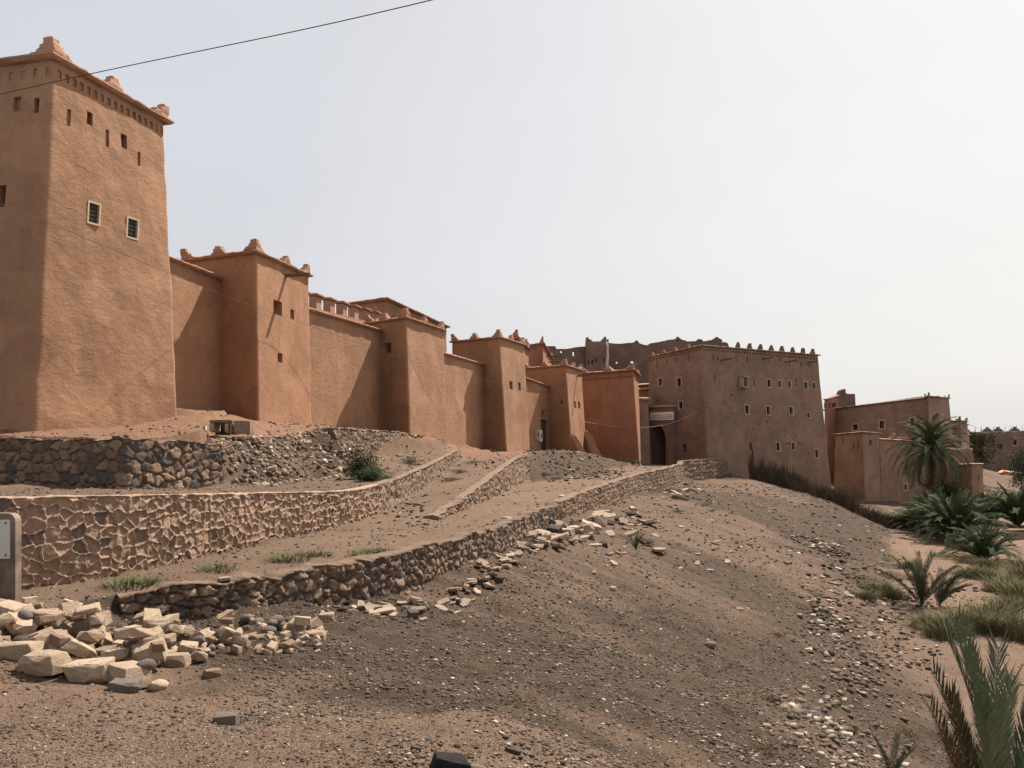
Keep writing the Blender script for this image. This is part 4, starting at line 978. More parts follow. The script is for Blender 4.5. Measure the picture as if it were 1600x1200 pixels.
# ------------------------------------------------------------------ stone walls
def resample(P, step):
    P = [Vector(p) for p in P]; out = []; s = 0
    for i in range(len(P)-1):
        L = (P[i+1]-P[i]); L2 = math.hypot(L.x, L.y); k = max(1, int(L2/step))
        for j in range(k): out.append(P[i].lerp(P[i+1], j/k))
    out.append(P[-1]); return out
def smooth_poly(P, it=2):
    P = [Vector(p) for p in P]
    for _ in range(it):
        Q = [P[0]]
        for i in range(len(P)-1): Q += [P[i].lerp(P[i+1], .25), P[i].lerp(P[i+1], .75)]
        Q.append(P[-1]); P = Q
    return P
def stone_wall(name, label, tops, bots, mat, style, cell=(.26, .2), step=.035, th=.4, cat='wall', seed=0, rise=.06, capw=1.0, its=2, rough=0.0, inner=.35, parent=None):
    """tops/bots: matching polylines of the visible face (x,y,z). style 'net' = raised mortar, 'dry' = bulging stones"""
    n0 = len(tops)
    pts = [Vector((*t, 0)) if False else Vector(t) for t in tops]
    T = smooth_poly(tops, its); B = smooth_poly(bots, its)
    m = len(T); rt, rb = [], []
    for i in range(m-1):
        k = max(1, int(math.hypot(T[i+1].x-T[i].x, T[i+1].y-T[i].y)/(step*max(1, T[i].y/22))))
        for j in range(k): rt.append(T[i].lerp(T[i+1], j/k)); rb.append(B[i].lerp(B[i+1], j/k))
    rt.append(T[-1]); rb.append(B[-1])
    T = np.array([tuple(v) for v in rt]); B = np.array([tuple(v) for v in rb]); n = len(T)
    T[:, 2] += rise
    if rough > 0: T[:, 2] += rough*fbm(T[:, 0], T[:, 1], 0, .5, 3, seed+5)
    B[:, 2] -= .35
    tang = np.gradient(T[:, :2], axis=0); tang /= np.linalg.norm(tang, axis=1)[:, None]+1e-9
    for _ in range(9): tang[1:-1] = (tang[:-2]+tang[1:-1]*2+tang[2:])/4
    nor = np.stack([tang[:, 1], -tang[:, 0]], -1)          # outward = right of travel direction
    u = np.concatenate([[0], np.cumsum(np.linalg.norm(np.diff(T[:, :2], axis=0), axis=1))])
    H = np.max(T[:, 2]-B[:, 2]); nv = max(6, int(H/(step*.95)))
    vv = np.linspace(0, 1, nv)
    Pm = B[None]*(1-vv[:, None, None])+T[None]*vv[:, None, None]      # nv,n,3
    U = np.broadcast_to(u[None], (nv, n)); Z = Pm[..., 2]
    # voronoi over (U,Z)
    warpx = .045*fbm(U, Z, 0, .22, 3, seed+90); warpz = .045*fbm(U, Z, 5, .22, 3, seed+91)
    a = (U+warpx)/cell[0]; b = (Z+warpz)/cell[1]; ia, ib = np.floor(a), np.floor(b)
    d1 = np.full(a.shape, 9.); d2 = np.full(a.shape, 9.); s1x = np.zeros(a.shape)+50; s1z = s1x.copy(); s2x = s1x.copy(); s2z = s1x.copy(); rid = np.zeros(a.shape); tilt = np.zeros(a.shape); zero = np.zeros(a.shape)
    for i in (-1, 0, 1):
        for j in (-1, 0, 1):
            sx = ia+i+.1+.8*hsh(ia+i, ib+j, zero, seed); sz = ib+j+.1+.8*hsh(ia+i, ib+j, zero, seed+1)
            dd = np.sqrt((a-sx)**2+(b-sz)**2); r_ = hsh(ia+i, ib+j, zero, seed+2)
            c = dd < d1
            tx_ = hsh(ia+i, ib+j, zero, seed+3)-.5; tz_ = hsh(ia+i, ib+j, zero, seed+4)-.5
            tilt = np.where(c, (a-sx)*tx_+(b-sz)*tz_, tilt)
            e_ = (~c) & (dd < d2)
            s2x = np.where(c, s1x, np.where(e_, sx, s2x)); s2z = np.where(c, s1z, np.where(e_, sz, s2z))
            s1x = np.where(c, sx, s1x); s1z = np.where(c, sz, s1z)
            d2 = np.where(c, d1, np.minimum(d2, dd)); rid = np.where(c, r_, rid); d1 = np.where(c, dd, d1)
    edge = (d2**2-d1**2)/(2*np.maximum(.15, np.sqrt((s1x-s2x)**2+(s1z-s2z)**2)))
    mt = np.maximum(1, Pm[..., 1]/20)
    if style == 'net':
        ew = .075+.02*fbm(U, Z, 0, .3, 2, seed+7)
        mort = 1-sm(ew*.6, ew*1.2, edge)
        disp_ = .027*np.sqrt(np.clip(mort, 0, 1))+(.03*(rid-.6)+.05*tilt)*(1-mort)+.014*fbm(U, Z, 0, .10, 3, seed+8)
        stone = 1-mort
    else:
        stone = sm(.025, .085, edge)
        disp_ = -.06*(1-stone)+.045*rid*stone+.10*tilt*stone+.02*fbm(U, Z, 0, .09, 3, seed+8)
    disp_ = disp_+.04*fbm(U, Z, 0, 1.5, 2, seed+12)
    Pm = Pm.copy(); Pm[..., 0] += nor[None, :, 0]*disp_; Pm[..., 1] += nor[None, :, 1]*disp_
    # cap and inner face
    ext = []; att_ = [np.stack([stone, rid, np.zeros_like(rid)], -1)]
    for k, (off, dz) in enumerate([(.02, .012), (-th*.35, .025), (-th*.7, .02), (-th, 0), (-th, -inner)]):
        Q = T.copy(); nzq = .02*fbm(Q[:, 0]*3, Q[:, 1]*3, k*3., .5, 2, seed+20)
        Q[:, :2] += nor*(off+nzq[:, None]*1.5+(disp_[-1][:, None] if k == 0 else 0)); Q[:, 2] += dz+nzq*(.8 if style == 'net' else 1.2)
        ext.append(Q[None]); att_.append(np.stack([np.zeros(n), np.zeros(n), np.full(n, capw)], -1)[None])
    G = np.concatenate([Pm]+ext, 0); AT_ = np.concatenate(att_, 0); nv2 = G.shape[0]
    ii = np.arange(nv2*n).reshape(nv2, n)
    f = np.stack([ii[:-1, :-1], ii[:-1, 1:], ii[1:, 1:], ii[1:, :-1]], -1).reshape(-1, 4)
    # end caps
    fl = f.tolist()
    for e in (0, n-1):
        ring = [int(ii[k, e]) for k in range(nv2)]
        fl.append(ring if e else ring[::-1])
    o = mobj(name, G.reshape(-1, 3), fl, mat, parent, smooth=True, origin=tuple(B[n//2]))
    k_ = len(o.data.polygons); o.data.polygons.foreach_set('use_smooth', [True]*(k_-2)+[False]*2)
    attr(o, 'wall', AT_.reshape(-1, 3))
    if parent is None: tag(o, label, cat)
    return o
def XYZ(L): return [(x, y, z) for y, x, z in L]
stone_wall('retaining_wall', 'long retaining wall faced with a raised net of pink mortar around stones, beside the track', XYZ(AT[1:9]), XYZ(AB[1:9]), M_net, 'net', (.20, .175), .0165, .38, seed=101, rise=.0)
stone_wall('retaining_wall', 'far end of the mortared retaining wall climbing to the third tower', XYZ(AT[8:]), XYZ(AB[8:]), M_dry2, 'dry', (.24, .22), .05, .38, seed=102, rise=.0)
stone_wall('retaining_wall', 'short stone wall holding up the ramp in the middle of the track', XYZ(CT), XYZ(CB), M_dry2, 'dry', (.26, .22), .06, .4, seed=103, rise=.03, rough=.05)
stone_wall('parapet_wall', 'long low rubble wall along the outer edge of the track down to the stone heap', XYZ(PT[:9]), XYZ(PB[:9]), M_dry, 'dry', (.20, .15), .03, .42, seed=104, rise=.03, rough=.07)
stone_wall('parapet_wall', 'far stretch of the track wall rising towards the gate', XYZ(PT[8:]), XYZ(PB[8:]), M_dry2, 'dry', (.22, .26), .05, .45, seed=105, rise=.08, rough=.06)
EW = [(72.8, VX(1065.5, 72.8), -2.05), (73.1, VX(1067, 73.1), -1.66), (77, VX(1096, 77), -1.62), (81.0, VX(1130, 81.0), -1.64), (81.5, VX(1137, 81.5), -1.95)]
EB = [(72.8, VX(1066, 72.8), -3.9), (73.1, VX(1069, 73.1), -3.9), (77, VX(1099, 77), -3.7), (81.0, VX(1132, 81.0), -3.5), (81.5, VX(1139, 81.5), -3.4)]
stone_wall('parapet_wall', 'raised end of the track wall with a pale coping just before the gate', XYZ(EW), XYZ(EB), M_dry2, 'dry', (.22, .26), .08, .5, seed=106, rise=0, its=0)
# upper dark stone wall in front of the tallest tower
U_t = [V(-80, 687.5, 22.8), V(0, 687, 22.2), V(100, 686.5, 21.3), V(186, 686, 20.4), V(200, 686.5, 20.5), V(260, 688.5, 21.6), V(310, 691, 22.7), V(345, 697, 23.6)]
U_b = [V(-80, 732, 22.75), V(0, 737, 22.1), V(100, 748, 21.2), V(184, 762, 20.25), V(202, 764, 20.35), V(262, 766, 21.5), V(312, 765, 22.6), V(350, 757, 23.6)]
stone_wall('retaining_wall', 'dark dry stone wall wrapping the corner of the terrace under the tallest tower', U_t, U_b, M_dry, 'dry', (.34, .26), .035, .45, seed=107, rise=.0, its=0, rough=.05)
W2t = [V(520, 672, 34.0), V(546, 672, 35.4), V(583, 675, 38), V(636, 677, 43.0), V(660, 683, 45)]
W2b = [V(534, 716, 34.0), V(550, 714, 35.2), V(585, 711, 37.9), V(637, 705, 42.8), V(662, 700, 44.8)]
stone_wall('retaining_wall', 'second dark dry stone wall under the third tower behind the green bush', W2t, W2b, M_dry, 'dry', (.26, .22), .05, .45, seed=108, rise=.03, its=0, rough=.05)
# small culvert with a block on the bank
cv = thing('culvert', 'small stone culvert with a square dark mouth on the bank below the second tower', 'culvert', V(352, 672, 29))
Yc = 27.5
bm = bmesh.new(); X_, Y_, Z_ = (1, 0, 0), (0, 1, 0), (0, 0, 1)
def pc(px, py, Y=Yc): return V(px, py, Y)
frame_box(bm, pc(350, 659), X_, Y_, Z_, .75, .7, .09)
bmesh.ops.bevel(bm, geom=list(bm.edges), offset=.03, segments=2, affect='EDGES'); bobj('lintel', bm, M_ochre, cv)
for px in (336, 360, 366):
    bm = bmesh.new(); frame_box(bm, pc(px, 668+random.uniform(-1, 2)), X_, Y_, Z_, .15, .7, random.uniform(.3, .42)); bmesh.ops.bevel(bm, geom=list(bm.edges), offset=.04, segments=2, affect='EDGES'); bobj('side_stone', bm, M_slab, cv)
bm = bmesh.new(); frame_box(bm, V(349, 668, Yc+.55), X_, Y_, Z_, .5, .1, .5); bobj('back_stone', bm, M_dark, cv)  # dark panel set inside the mouth, imitating the shade of the opening
bm = bmesh.new(); frame_box(bm, pc(382, 668, 27.3), X_, Y_, Z_, .5, .55, .42); bmesh.ops.bevel(bm, geom=list(bm.edges), offset=.02, segments=2, affect='EDGES')
tag(bobj('concrete_block', bm, flat('pale_concrete', (.25, .175, .125), .9, .1, .3, 5), None, origin=V(382, 678, 27.3)), 'square concrete block next to the culvert on the bank', 'block')

# ------------------------------------------------------------------ concrete pillar with white plate at the left edge
Yq = 10.6
pr = thing('concrete_pillar', 'stained concrete pillar with rounded top at the left edge before the mortared wall', 'pillar', V(0, 940, Yq))
bm = bmesh.new(); w0 = VX(24, Yq); zt_, zb_ = VZ(802, Yq), VZ(955, Yq)-.3
prof = [(w0, zb_), (w0, zt_-.10)]+[(w0-.1+.1*math.cos(a), zt_-.1+.1*math.sin(a)) for a in (R(25), R(50), R(75))]+[(w0-.14, zt_), (w0-.62, zt_), (w0-.7, zt_-.1), (w0-.7, zb_)]
f1_ = [bm.verts.new((x, Yq, z_)) for x, z_ in prof]; f2_ = [bm.verts.new((x, Yq+.13, z_)) for x, z_ in prof]
bm.faces.new(f1_[::-1]); bm.faces.new(f2_)
for i in range(len(prof)): j = (i+1) % len(prof); bm.faces.new((f1_[i], f1_[j], f2_[j], f2_[i]))
bmesh.ops.recalc_face_normals(bm, faces=bm.faces)
bobj('body', bm, M_conc, pr)
ps = thing('plate', 'blank off-white plate screwed to the concrete pillar', 'plate', V(5, 842, Yq-.02))
px0 = VX(17, Yq)
bm = bmesh.new(); frame_box(bm, (px0-.28, Yq-.015, (VZ(812, Yq)+VZ(873, Yq))/2), X_, Y_, Z_, .56, .02, VZ(812, Yq)-VZ(873, Yq)); bmesh.ops.bevel(bm, geom=list(bm.edges), offset=.006, segments=2, affect='EDGES'); bobj('sheet', bm, M_plate, ps)
for zz in (817, 867):
    for xo in (.05, .51):
        bm = bmesh.new(); bmesh.ops.create_uvsphere(bm, u_segments=10, v_segments=6, radius=.012); bmesh.ops.translate(bm, verts=bm.verts, vec=(px0-xo, Yq-.028, VZ(zz, Yq))); bobj('screw', bm, M_ink, ps)

# ------------------------------------------------------------------ cables
def cable(pts, r, mat, label, name='power_cable'):
    P = smooth_poly([V(*p) for p in pts], 3); bm = bmesh.new(); prev = None
    for i, p in enumerate(P):
        t = (P[min(i+1, len(P)-1)]-P[max(i-1, 0)]).normalized(); a = t.cross(Vector((0, 0, 1))).normalized(); b = t.cross(a)
        ring = [bm.verts.new(p+a*r*math.cos(k*math.pi/3)+b*r*math.sin(k*math.pi/3)) for k in range(6)]
        if prev:
            for k in range(6): bm.faces.new((prev[k], prev[(k+1) % 6], ring[(k+1) % 6], ring[k]))
        prev = ring
    return tag(bobj(name, bm, mat, None, smooth=True, origin=V(*pts[0])), label, 'cable')
cable([(-60, 161, 11), (0, 147, 10.7), (160, 111, 10), (330, 76, 9.4), (500, 41, 8.8), (680, -1, 8.2), (800, -32, 7.8)], .0050, M_cable, 'thick black cable crossing the sky from the tallest tower to the top edge')
cable([(-50, 298, 20.4), (10, 322, 21), (130, 370, 22.6), (250, 421, 25.2), (352, 463, 31), (470, 504, 37.2), (600, 550, 44), (700, 580, 50), (800, 604, 58.2), (870, 622, 65.5)], .0065, M_cable, 'thin dark cable strung along the tower fronts')
cable([(851, 645, 69.5), (880, 650, 71), (915, 660, 73), (960, 666, 75), (1000, 668.5, 77), (1030, 666, 79), (1060, 658, 81), (1090, 643, 82.3)], .02, M_cablel, 'pale cable sagging in front of the gate arch')

# ------------------------------------------------------------------ loose stones
def proto_stone(kind, seed):
    rd = random.Random(seed); bm = bmesh.new()
    if kind == 'block':
        sx, sy, sz = 1, rd.uniform(.55, .8), rd.uniform(.38, .6)
        pts = []
        for x in (-1, 1):
            for y in (-1, 1):
                for z_ in (-1, 1):
                    pts.append(((x+x*rd.uniform(-.42, .12))*sx/2, (y+y*rd.uniform(-.42, .12))*sy/2, (z_+z_*rd.uniform(-.42, .12))*sz/2))
        for _ in range(6): 
            v = Vector((rd.gauss(0, 1), rd.gauss(0, 1), rd.gauss(0, 1))).normalized(); pts.append((v.x*sx*.6, v.y*sy*.6, v.z*sz*.58))
    elif kind == 'slab':
        pts = []
        k = rd.randint(5, 7); a0 = rd.random()*6
        for i in range(k):
            a = a0+i*6.283/k+rd.uniform(-.25, .25); r_ = rd.uniform(.38, .58)
            for z_ in (-1, 1): pts.append((math.cos(a)*r_*1.15, math.sin(a)*r_*.75, z_*rd.uniform(.055, .085)))
    else:
        pts = []
        for _ in range(40):
            v = Vector((rd.gauss(0, 1), rd.gauss(0, 1), rd.gauss(0, 1))).normalized()*rd.uniform(.9, 1); pts.append((v.x*.5, v.y*.38, v.z*.3))
    for p in pts: bm.verts.new(p)
    r_ = bmesh.ops.convex_hull(bm, input=bm.verts)
    bmesh.ops.delete(bm, geom=[v for v in bm.verts if not v.link_faces], context='VERTS')
    if kind == 'round': bmesh.ops.subdivide_edges(bm, edges=list(bm.edges), cuts=1, use_grid_fill=True, smooth=.6)
    else: bmesh.ops.bevel(bm, geom=list(bm.edges), offset=.012 if kind == 'block' else .008, segments=1, affect='EDGES', clamp_overlap=True)
    bmesh.ops.triangulate(bm, faces=bm.faces)
    bmesh.ops.subdivide_edges(bm, edges=[e for e in bm.edges if e.calc_length() > .25], cuts=1)
    q = np.array([tuple(v.co) for v in bm.verts]); kk = fbm(q[:, 0], q[:, 1], q[:, 2], .22, 2, seed)*.028
    bm.normal_update()
    for v, k in zip(bm.verts, kk): v.co += v.normal*float(k)
    me = D.meshes.new(kind+'_stone'); bm.to_mesh(me); bm.free()
    if kind == 'round': me.polygons.foreach_set('use_smooth', [True]*len(me.polygons))
    return me
PB_ = [proto_stone('block', 200+i) for i in range(9)]; PS_ = [proto_stone('slab', 300+i) for i in range(8)]; PR_ = [proto_stone('round', 400+i) for i in range(6)]
mat_copies = {}
def mesh_mat(me, mat):
    k = (me.name, mat.name)
    if k not in mat_copies:
        c = me.copy(); c.materials.clear(); c.materials.append(mat); mat_copies[k] = c
    return mat_copies[k]
def stone(me, mat, x, y, z_, s, rot, name, label, cat, group=None):
    o = D.objects.new(name, mesh_mat(me, mat)); link(o); o.location = (x, y, z_); o.scale = (s, s, s) if not isinstance(s, tuple) else s; o.rotation_euler = rot
    return tag(o, label, cat, group)
placed = []
def drop(me, mat, px, Y, s, name, label, cat, group, tilt=.25, stack=True, rz=None, sink=.12, hz=.22, boost=0):
    x = VX(px, Y); g0 = tz(x, Y); z_ = g0
    if stack:
        for (a, b, c, r_) in placed:
            dd = math.hypot(a-x, b-Y)
            if dd < (r_+s*.5)*.62: z_ = max(z_, c+.0)
    z_ = min(z_, g0+.22)
    h = s*hz
    stone(me, mat, x, Y, z_+h-sink*s*.5+boost, s, (random.uniform(-tilt, tilt), random.uniform(-tilt, tilt), rz if rz is not None else random.uniform(0, 6.28)), name, label, cat, group)
    placed.append((x, Y, z_+h*1.55, s*.5))
GP = 'pale stone blocks of the heap at the end of the track wall'
for k in range(46):
    Yk = random.uniform(25, 33); xa_ = np.interp(Yk, LINES[2][:, 0], LINES[2][:, 1]); xb_2 = np.interp(Yk, LINES[3][:, 0], LINES[3][:, 1])
    xk = random.uniform(xa_-.4, xb_2+.2); pk = CX+xk/Yk*F
    drop(random.choice(PB_+PR_), random.choice((M_ochre, M_slab, M_grey)), pk, Yk, random.uniform(.16, .38), 'rock', 'rock stuck in the rubble bank below the %s' % ('culvert' if pk < 400 else 'second tower' if pk < 480 else 'curtain wall'), 'stone', 'rocks of the rubble bank', .6, False, sink=.5)
# hand placed large blocks (px, py of foot, size m, rotation, label)
YS_ = np.geomspace(3, 140, 400)
def Yfoot(px, py):   # march along the ray to the ground
    z_ = TZ((px-CX)/F*YS_, YS_, detail=False)
    hit = np.nonzero(z_ > (HY-py)/F*YS_)[0]
    return float(YS_[hit[0]]) if len(hit) else 140.0
big = [(72, 1052, .42, -.25, PB_[0], M_lime, 'long squared pale block lying at the front left corner of the stone heap'),
       (140, 1056, .38, .15, PB_[1], M_lime, 'squat sandy block second from the left along the front of the heap'),
       (203, 1062, .36, -.6, PB_[2], M_lime, 'tilted long block sloping down at the front centre of the heap'),
       (270, 1034, .28, .25, PB_[3], M_lime, 'small upright squared block at the front right of the big heap'),
       (30, 1035, .34, .1, PB_[5], M_lime, 'cream block half under others at the left edge, front of the heap'),
       (240, 1010, .30, .5, PB_[6], M_lime, 'angular pale block in the middle front of the heap'),
       (365, 1012, .26, .1, PB_[4], M_lime, 'flat topped pale block apart on the dark gravel right of the heap'),
       (228, 1060, .16, .3, PR_[0], M_grey, 'rounded grey cobble at the foot of the heap'),
       (247, 1066, .17, .9, PR_[1], M_lime, 'lumpy pale cobble next to the rounded grey one'),
       (195, 1070, .22, .2, PB_[7], M_grey, 'small dark grey wedge stone in front of the heap'),
       (355, 1128, .17, .2, PB_[8], M_grey, 'lone broken grey stone on the foreground gravel'),
       (332, 1052, .16, .7, PB_[3], M_ochre, 'small brown stone by dry grass right of the heap'),
       (510, 972, .22, .4, PB_[1], M_lime, 'squared pale block at the right tip of the small cobble heap'),
       (1110, 1007, .26, .3, PR_[2], M_grey, 'single dark boulder in the middle of the bare slope'),
       (1217, 1018, .22, 1.3, PR_[3], M_dark, 'small dark boulder on the slope right of the single one'),
       (958, 923, .22, .6, PR_[4], M_lime, 'small white stone alone high on the slope'),
       (792, 816, .30, .2, PR_[1], M_slab, 'pale cube-like stone standing on the track near its outer wall')]
for px, py, s, rz, me, mt, lab in big:
    Y = Yfoot(px, py); drop(me, mt, px, Y+s*.25, s*1.12, 'stone_block' if me in PB_ else 'boulder', lab, 'stone', None, .1, True, rz)
def Yheap(px, t): return 7.9+t*2.1+(.6*max(0, px-300)/200)
for k in range(320):
    t = random.random(); px = random.uniform(-30, 500); lo_ = .0 if px < 260 else .35
    t = lo_+(1-lo_)*t
    Y = Yheap(px, t)
    if px > 330 and t < .45: continue
    s = random.choice((.13, .17, .22, .27, .34))*(.72 if px > 280 else 1)*random.uniform(.85, 1.1)*(1 if t < .75 else .8)
    r_ = random.random()
    s *= .9
    if r_ >= .84: s = min(s, .2)
    me, mt = (random.choice(PB_), M_lime) if r_ < .84 else (random.choice(PR_), M_grey) if r_ < .90 else (random.choice(PB_), M_ochre) if r_ < .95 else (random.choice(PR_), M_dark)
    lab = {M_lime.name: 'pale sandy stone block piled in the big heap at lower left', M_grey.name: 'grey cobble lodged in the big stone heap at lower left', M_ochre.name: 'ochre brown cobble in the big stone heap at lower left', M_dark.name: 'blackish stone in the big stone heap at lower left'}[mt.name]
    lab = '%s %s in the %s of the big heap, %s row' % ('small' if s < .22 else 'middling' if s < .32 else 'large', {M_lime.name: 'pale block', M_grey.name: 'grey cobble', M_ochre.name: 'ochre brown cobble', M_dark.name: 'blackish stone'}[mt.name], 'left end' if px < 90 else 'left half' if px < 180 else 'centre' if px < 270 else 'right half' if px < 350 else 'right end', 'front' if t < .33 else 'middle' if t < .66 else 'back')
    drop(me, mt, px, Y, s, 'stone_block' if me in PB_ else 'cobble', lab, 'stone', {M_lime.name: 'pale blocks of the big heap', M_grey.name: 'grey cobbles of the big heap', M_ochre.name: 'ochre cobbles of the big heap', M_dark.name: 'blackish stones of the big heap'}[mt.name], .45)
for k in range(26):
    px = random.uniform(385, 500); Y = 10.3+random.random()*1.3; r_ = random.random()
    me, mt = (random.choice(PR_), M_grey) if r_ < .4 else (random.choice(PB_), M_lime)
    drop(me, mt, px, Y, random.uniform(.16, .3), 'cobble', 'rounded grey cobble in the small pile under the track wall' if mt is M_grey else 'pale stone in the small pile under the track wall', 'stone', 'grey cobbles under the wall' if mt is M_grey else 'pale stones under the wall', .4)
# flagstones strewn along the foot of the track wall
slabs = []
def slabrow(pts, n, off, size, lab, grp):
    for _ in range(n):
        px, py, sx, sy = random.choice(pts); px = random.gauss(px, sx); py = random.gauss(py, sy); Y = Yfoot(px, py)
        xo = VX(px, Y); zc = tz(xo, Y)
        lim = np.interp(Y, LINES[9][:, 0], LINES[9][:, 1])
        if xo < lim: continue
        s = size*random.uniform(.55, 1.35)*min(1.7, max(.8, Y/18))
        q_ = sorted(p[0] for p in pts); wh = 'left end' if px < q_[0]-4 else 'right end' if px > q_[-1]+4 else 'middle'
        r_ = random.random()
        me, mt = (random.choice(PS_), M_slab) if r_ < .72 else (random.choice(PB_), M_slab) if r_ < .88 else (random.choice(PB_), M_dark)
        drop(me, mt, px, Y, s*(1 if me in PS_ else .7), 'flagstone', ('large ' if s > size*1.25 else 'small ' if s < size*.8 else '')*('small' not in lab)+(lab if mt is M_slab else lab.replace('pale', 'dark'))+', '+wh, 'stone', grp+(' (dark)' if mt is not M_slab else ''), .35, False, hz=.12, sink=-.1)
slabrow([(560, 945, 14, 6), (600, 950, 20, 8), (690, 948, 22, 8), (720, 925, 16, 8), (640, 945, 20, 8)], 34, 0, .34, 'pale flagstone lying below the near part of the track wall', 'flagstones below the near track wall')
slabrow([(560, 950, 30, 6), (640, 950, 30, 7), (720, 930, 20, 8), (780, 880, 14, 10), (810, 862, 14, 8)], 60, 0, .2, 'pale chip of stone trailing along the foot of the track wall', 'stone chips along the track wall')
slabrow([(745, 920, 16, 8), (770, 898, 14, 10), (760, 910, 12, 8)], 26, 0, .28, 'pale flagstone below the bend of the track wall', 'flagstones below the bend')
slabrow([(820, 850, 22, 8), (850, 838, 20, 7), (870, 845, 26, 8), (880, 826, 18, 6), (905, 845, 20, 8), (840, 852, 20, 6)], 78, 0, .36, 'pale flagstone in the wide spill half way along the track wall', 'flagstones of the wide spill')
slabrow([(920, 825, 20, 6), (935, 812, 14, 5), (960, 820, 14, 6), (985, 800, 16, 6), (1000, 835, 20, 12)], 30, 0, .36, 'pale flagstone below the far track wall', 'flagstones below the far track wall')
slabrow([(1055, 770, 12, 4), (1075, 765, 12, 4), (1040, 778, 10, 3)], 22, 0, .4, 'pale flagstone in the patch below the end of the track wall', 'flagstones near the wall end')
slabrow([(1000, 880, 60, 25), (1100, 850, 90, 30), (1100, 920, 120, 40), (1245, 785, 18, 5)], 34, 0, .18, 'small pale stone lying alone on the bare slope', 'stones on the bare slope')
slabrow([(1290, 845, 22, 8), (1290, 930, 20, 10), (1350, 880, 40, 20), (1380, 960, 40, 25)], 34, 0, .17, 'pale flat stone in the scattered patches low on the slope', 'stones low on the slope')
slabrow([(1270, 1085, 28, 10), (1290, 1105, 20, 8)], 22, 0, .15, 'pale stone of the small heap at lower right', 'stones of the lower right heap')
for k in range(8):
    px, py = [(665, 857), (690, 860), (760, 838), (880, 776), (925, 768), (945, 758), (560, 896), (350, 912)][k]
    Y = Yfoot(px, py+3)
    drop(random.choice(PS_), M_slab, px, Y, .3*max(1, Y/22), 'flagstone', 'pale flat stone lying loose on top of the track wall edge', 'stone', 'flat stones on the track wall', .1, False, hz=.25)
# dark charred stones bottom centre: a broken trough with a rim
def dark_rock(px, py, s, rz, lab, sc=(1, 1, 1), me=None, mat=None):
    Y = Yfoot(px, py); x = VX(px, Y); o = stone(me or PB_[2], mat or M_dark, x, Y, tz(x, Y)+s*.1, (s*sc[0], s*sc[1], s*sc[2]), (.1, .3, rz), 'boulder', lab, 'stone')
dark_rock(700, 1214, .29, .5, 'big black jagged rock at the bottom centre edge', (.9, .7, 1.8), PB_[2], M_black)
dark_rock(738, 1224, .30, 1.2, 'pale grey slab leaning on the big black rock', (.22, 1.1, 1.1), PB_[5], M_conc)
dark_rock(650, 1172, .07, .4, 'little black stone left of the big black rock')
dark_rock(802, 1176, .12, .05, 'small squared dark brick left of the black gravel hollow', (1.1, .5, .5), PB_[1])
dark_rock(710, 1194, .08, .4, 'round cream pebble in front of the big black rock', (1, 1, 1), PR_[0], M_slab)
dark_rock(745, 1204, .09, .9, 'second cream pebble at the foot of the big black rock', (1.2, 1, .7), PR_[3], M_slab)
n = 3500; a_ = rng.random(n)*6.283; r2 = np.sqrt(rng.random(n)); xb_ = .26+.26*r2*np.cos(a_); yb_ = 5.35+.42*r2*np.sin(a_)
hump = .06*(1-r2**2)
pebbles('black_gravel', xb_, yb_, TZ(xb_, yb_)+hump, .006+.012*rng.random(n)**2, np.array([(.02, .018, .016)])*(.6+1.2*rng.random((n, 1))), M_gravel, .8, 'heap of black burnt gravel at the bottom edge')

# ------------------------------------------------------------------ plants
def frond_mesh(name, L, leaf, npair, droop, lift, width=.035, curl=.25, vshape=.6, seed=0, lw=None, fwd=.9):
    """palm frond growing from origin along +X, rising; returns verts, faces"""
    rd = random.Random(seed); vs = []; fs = []
    path_ = []; p = Vector((0, 0, 0)); ang = lift; K = 16
    for i in range(K+1):
        path_.append((p.copy(), ang)); t = i/K
        p = p+Vector((math.cos(ang), 0, math.sin(ang)))*(L/K); ang -= droop/K*(0.4+1.6*t)
    # rachis: thin 3-sided tube
    for i, (q, a) in enumerate(path_):
        r_ = width*(1-.85*i/K); up = Vector((-math.sin(a), 0, math.cos(a)))
        vs += [q+Vector((0, r_, 0)), q+Vector((0, -r_, 0)), q+up*r_*1.2]
    for i in range(K):
        a, b = 3*i, 3*i+3
        for k in range(3): fs.append((a+k, a+(k+1) % 3, b+(k+1) % 3, b+k))
    for j in range(npair):
        t = .14+.86*j/npair; fi = t*K; i = min(K-1, int(fi)); q = path_[i][0].lerp(path_[i+1][0], fi-i); a = path_[i][1]
        T_ = Vector((math.cos(a), 0, math.sin(a))); up = Vector((-math.sin(a), 0, math.cos(a)))
        ll = leaf*(.45+.55*math.sin(min(1, t*1.15+.12)*math.pi*.86))*rd.uniform(.85, 1.1)
        for sgn in (-1, 1):
            out = (T_*fwd*rd.uniform(.9, 1.1)+Vector((0, sgn, 0))*rd.uniform(.45, .7)+up*vshape*rd.uniform(.4, 1.1)).normalized()
            side = T_.cross(out).cross(out).normalized()*(lw or leaf*.035)
            mid = q+out*ll*.5; tip = q+out*ll-Vector((0, 0, 1))*ll*curl*rd.uniform(.3, 1)
            b = len(vs); vs += [q+side*.5, q-side*.5, mid+side, mid-side, tip]
            fs += [(b, b+1, b+3, b+2), (b+2, b+3, b+4)]
    me = D.meshes.new(name); me.from_pydata([tuple(v) for v in vs], [], fs); me.update(); return me
